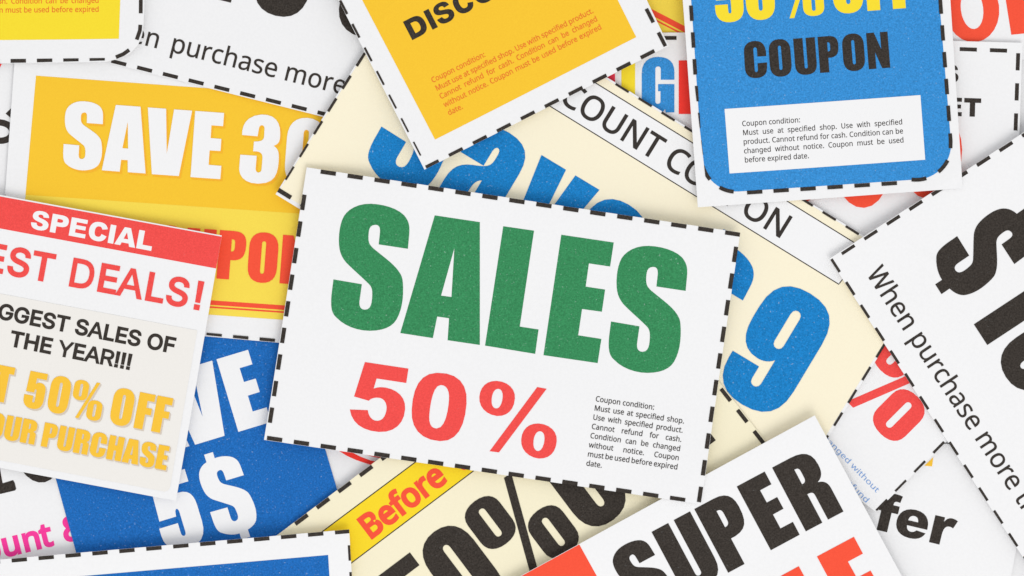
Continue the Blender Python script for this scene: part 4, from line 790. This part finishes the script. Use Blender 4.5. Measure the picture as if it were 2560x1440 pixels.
c.dashes([(753.5, 1299, 970, 1136.5, 67.4), (1814, 987, 1940, 1148, 67.1)], thick=10)

c = Coupon('yellow_panel_coupon', 'bright yellow coupon with orange small print, its corner rounded, in the top left corner',
           [(-330, -330), (363, -330), (362, 20), (360, 62), (356, 90), (346, 113), (326, 134), (296, 148), (262, 155), (0, 158), (-330, 166)],
           [(361, -300, 361, 100, 0.8, 120)])
c.area('yellow_panel', [(-260, -260), (304, -260), (301.6, 0), (298, 97.4), (0, 100), (-260, 103)], 'yellow')
c.para(COND_L, (-183, -34.5), -0.4, 22.4, 13.2, 431, 'orange_text', bold=0.25)
c.dashes([(243.5, 150.2, -100, 153.3, 66), (353.3, 15, 353.9, -60, 66), [(352, 63), (351, 77), (343, 100)], [(324, 125.5), (309, 136), (290.5, 143.6)]])

c = Coupon('blue_framed_coupon', 'white edged coupon with a plain blue panel cut off by the bottom of the picture',
           [(-330, 1427), (874, 1322), (900, 1800), (-300, 1860)], [(-330, 1427, 874, 1322, 1.5, 150)])
c.area('blue_panel', [(-280, 1482), (821.3, 1386), (842, 1760), (-260, 1800)], 'royal_blue')
c.dashes([(-17.6, 1405, 860, 1328, 67.6), (876, 1381, 890, 1640, 67.4)])

c = Coupon('special_deals_coupon', 'white coupon with a red SPECIAL banner and gold lettering at the left edge',
           [(-330, 427), (0, 487.3), (556, 589), (440, 1252), (0, 1170), (-330, 1108)],
           [(0, 487.3, 556, 589, 1.0, 200), (556, 589, 440, 1252, 0.7, 170)])
c.area('red_banner', [(-330, 431), (555.5, 592), (542.5, 671.5), (-330, 510)], 'red')
c.text('banner_lettering', 'SPECIAL', HEAVYF, 46.5, (72, 570), 10.6, 'white', width=315)
c.area('grey_beige_panel', [(-280, 682), (494, 826), (425, 1219), (420, 1226), (412, 1229), (-280, 1098)], 'grey_beige')
c.text('red_deals_line', 'BEST DEALS!', GROT, 68, (-101, 663), 10.45, 'red', bold=2.7, at=[0, 57, 116, 176, 0, 272, 344, 398, 466, 520, 590])
c.text('black_sales_line', 'BIGGEST SALES OF', GROT, 37, (-66, 783.5), 11.2, 'black', bold=2.0, width=512)
c.text('black_year_line', 'THE YEAR!!!', GROT, 37, (21, 863.5), 11.2, 'black', bold=2.0, width=312)
c.text('gold_offer_line', 'GET 50% OFF', IMPF, 91, (-130, 980), 10.9, 'amber', at=[0, 60, 106, 0, 185, 246, 304, 0, 406, 469, 514], sx=.98, shadow=(3.5, 4.5, 'warm_shadow'))
c.text('gold_purchase_line', 'YOUR PURCHASE', IMPF, 60.5, (-72, 1082), 10.9, 'amber', width=498, shadow=(3, 4, 'warm_shadow'))

c = Coupon('orange_discount_coupon', 'tilted orange coupon with black DISCOUNT heading and orange small print at the top',
           [(840, -12), (700, -280), (1330, -600), (1672, 114), (1061.5, 424.5)], [(840, -12, 1061.5, 424.5, 1.0, 140)])
c.area('orange_panel', [(905.4, 0), (778, -244), (1290, -505), (1544.7, 0), (1590.7, 92.4), (1087.8, 349.3)], 'gold')
c.text('black_heading', 'DISCOUNT', HEAVYF, 51.5, (1028.5, 102.3), -27.3, 'black', at=[0, 57, 77, 130, 186, 250, 306, 360])
c.para(COND_L, (1081.8, 207.6), -26.65, 22.75, 13.2, 440, 'orange_text', bold=0.25)
c.dashes([(858.4, 20, 1045, 382, 66.3), (1080, 411.5, 1650, 119.7, 67.3), (1655, 98, 1590, -30, 66.6)])

c = Coupon('ten_dollar_coupon', 'white coupon with a big black $10 and slanting purchase line at the right edge',
           [(2071.5, 647), (2412, 427), (2860, 133), (3190, 640), (2617.5, 1485)],
           [(2074, 645.5, 2860, 133, 1.0, 120)])
c.dashes([(2118, 623.8, 2800, 180, 67.3), (2087, 664, 2600, 1453, 68.2, 7)])
c.text('purchase_line', 'When purchase more than', HUMAN, 48, (2163, 684.5), 56.4, 'black', bold=0.5, res=5, width=812)
c.ink('black_price', c.contours('$10', IMPF, 241, (2434, 810.9), 56.8, at=[-216, -32, 78]), 'black')

c = Coupon('blue_rounded_coupon', 'bright blue coupon with rounded dashed corners and a white condition box, top right',
           [(1698, -110), (1650, -520), (2330, -575), (2370, -110), (2405, 471), (1743.7, 518.6)], [(1705, 0, 1743, 518, 1.0, 80)])
def arcp(cx, cy, r, a0, a1, n=14):
    return [(cx + r * math.cos(math.radians(a0 + (a1 - a0) * i / n)), cy + r * math.sin(math.radians(a0 + (a1 - a0) * i / n))) for i in range(n + 1)]
bl, br = (1841.5, 391), (2288.5, 361)
c.area('blue_panel', [(1723, -60), (1690, -480), (2290, -520), (2344, -60)] + arcp(*br, 88, -4, 85) + arcp(*bl, 88, 86, 176), 'sky_blue')
c.text('yellow_offer_line', '50% OFF', IMPF, 126, (1786, 56.5), -4.35, 'yellow', at=[0, 78, 160, 0, 296, 380, 444])
c.text('black_coupon_line', 'COUPON', IMPF, 90.5, (1863, 197), -4.4, 'black', at=[-2, 61, 124, 185, 245, 307])
c.area('white_box', [(1810.9, 272.8), (2300.6, 237.8), (2312, 399.7), (1823.3, 434)], 'white')
c.para(COND_O, (1854.8, 315.8), -3.95, 22.75, 13.0, 401, 'text', bold=0.2)
c.dashes([(1744.7, 302, 1718, -120, 67), (1952.6, 476.3, 2226, 459, 67.5), (2370.8, 283.8, 2342, -130, 67.3),
          [(1749, 352), (1750, 370), (1753, 388)], arcp(*bl, 89, 164, 139, 4), arcp(*bl, 89, 119, 95, 4), (1886.5, 480.5, 1888, 480.4, 67),
          [(2374, 334), (2375.5, 352), (2375, 371)], arcp(*br, 89, 27, 51, 4), arcp(*br, 89, 73, 97, 4)])

c = Coupon('super_sale_coupon', 'white coupon with black SUPER and red lettering, curling up at the bottom right',
           [(1230, 1478), (2035, 1037.5), (2330, 1578), (1420, 1990)],
           [(1230, 1478, 2035, 1037.5, 1.5, 180), (2035, 1037.5, 2330, 1578, 0.4, 120)])
c.area('red_block', [(1232, 1478), (1448, 1359.8), (1560, 1563), (1345, 1690)], 'orange_red')
c.text('black_heading', 'SUPER', IMPF, 181.6, (1575.5, 1563), -28.1, 'black', at=[28, 151, 272, 392, 492])
c.text('red_heading', 'SALE', IMPF, 240, off((2042.6, 1391), -28.1, -380, -240), -28.1, 'orange_red', at=[0, 140, 259, 372])

c = Coupon('green_sales_coupon', 'white dashed coupon with big green SALES and red 50%, lying on top in the centre',
           [(767, 418.5), (1850, 581.5), (1752, 1260), (659.5, 1100)], [(767, 418.5, 1850, 581.5, 0.65, 160)])
c.ink('green_heading', c.contours('SALES', IMPF, 303.6, (1000.6, 832.6), 8.62, at=[-196, 0, 204.6, 351.5, 506]), 'green')
c.ink('red_percentage', c.contours('50%', HEAVYF, 167.5, (868, 1065.5), 8.6, at=[-9.2, 144, 306.5]), 'red')
c.para(COND_J, (1488, 1003), 8.3, 23.2, 13.2, 228, 'text', bold=0.2)
c.dashes([(821, 432, 1840, 585.6, 68.1, 10.5), (758.5, 506, 676, 1045, 67.3, 10.5), (686, 1097.8, 1705, 1248.5, 67.9, 10.5), (1837, 636.2, 1748, 1245, 67.3, 10.5)])
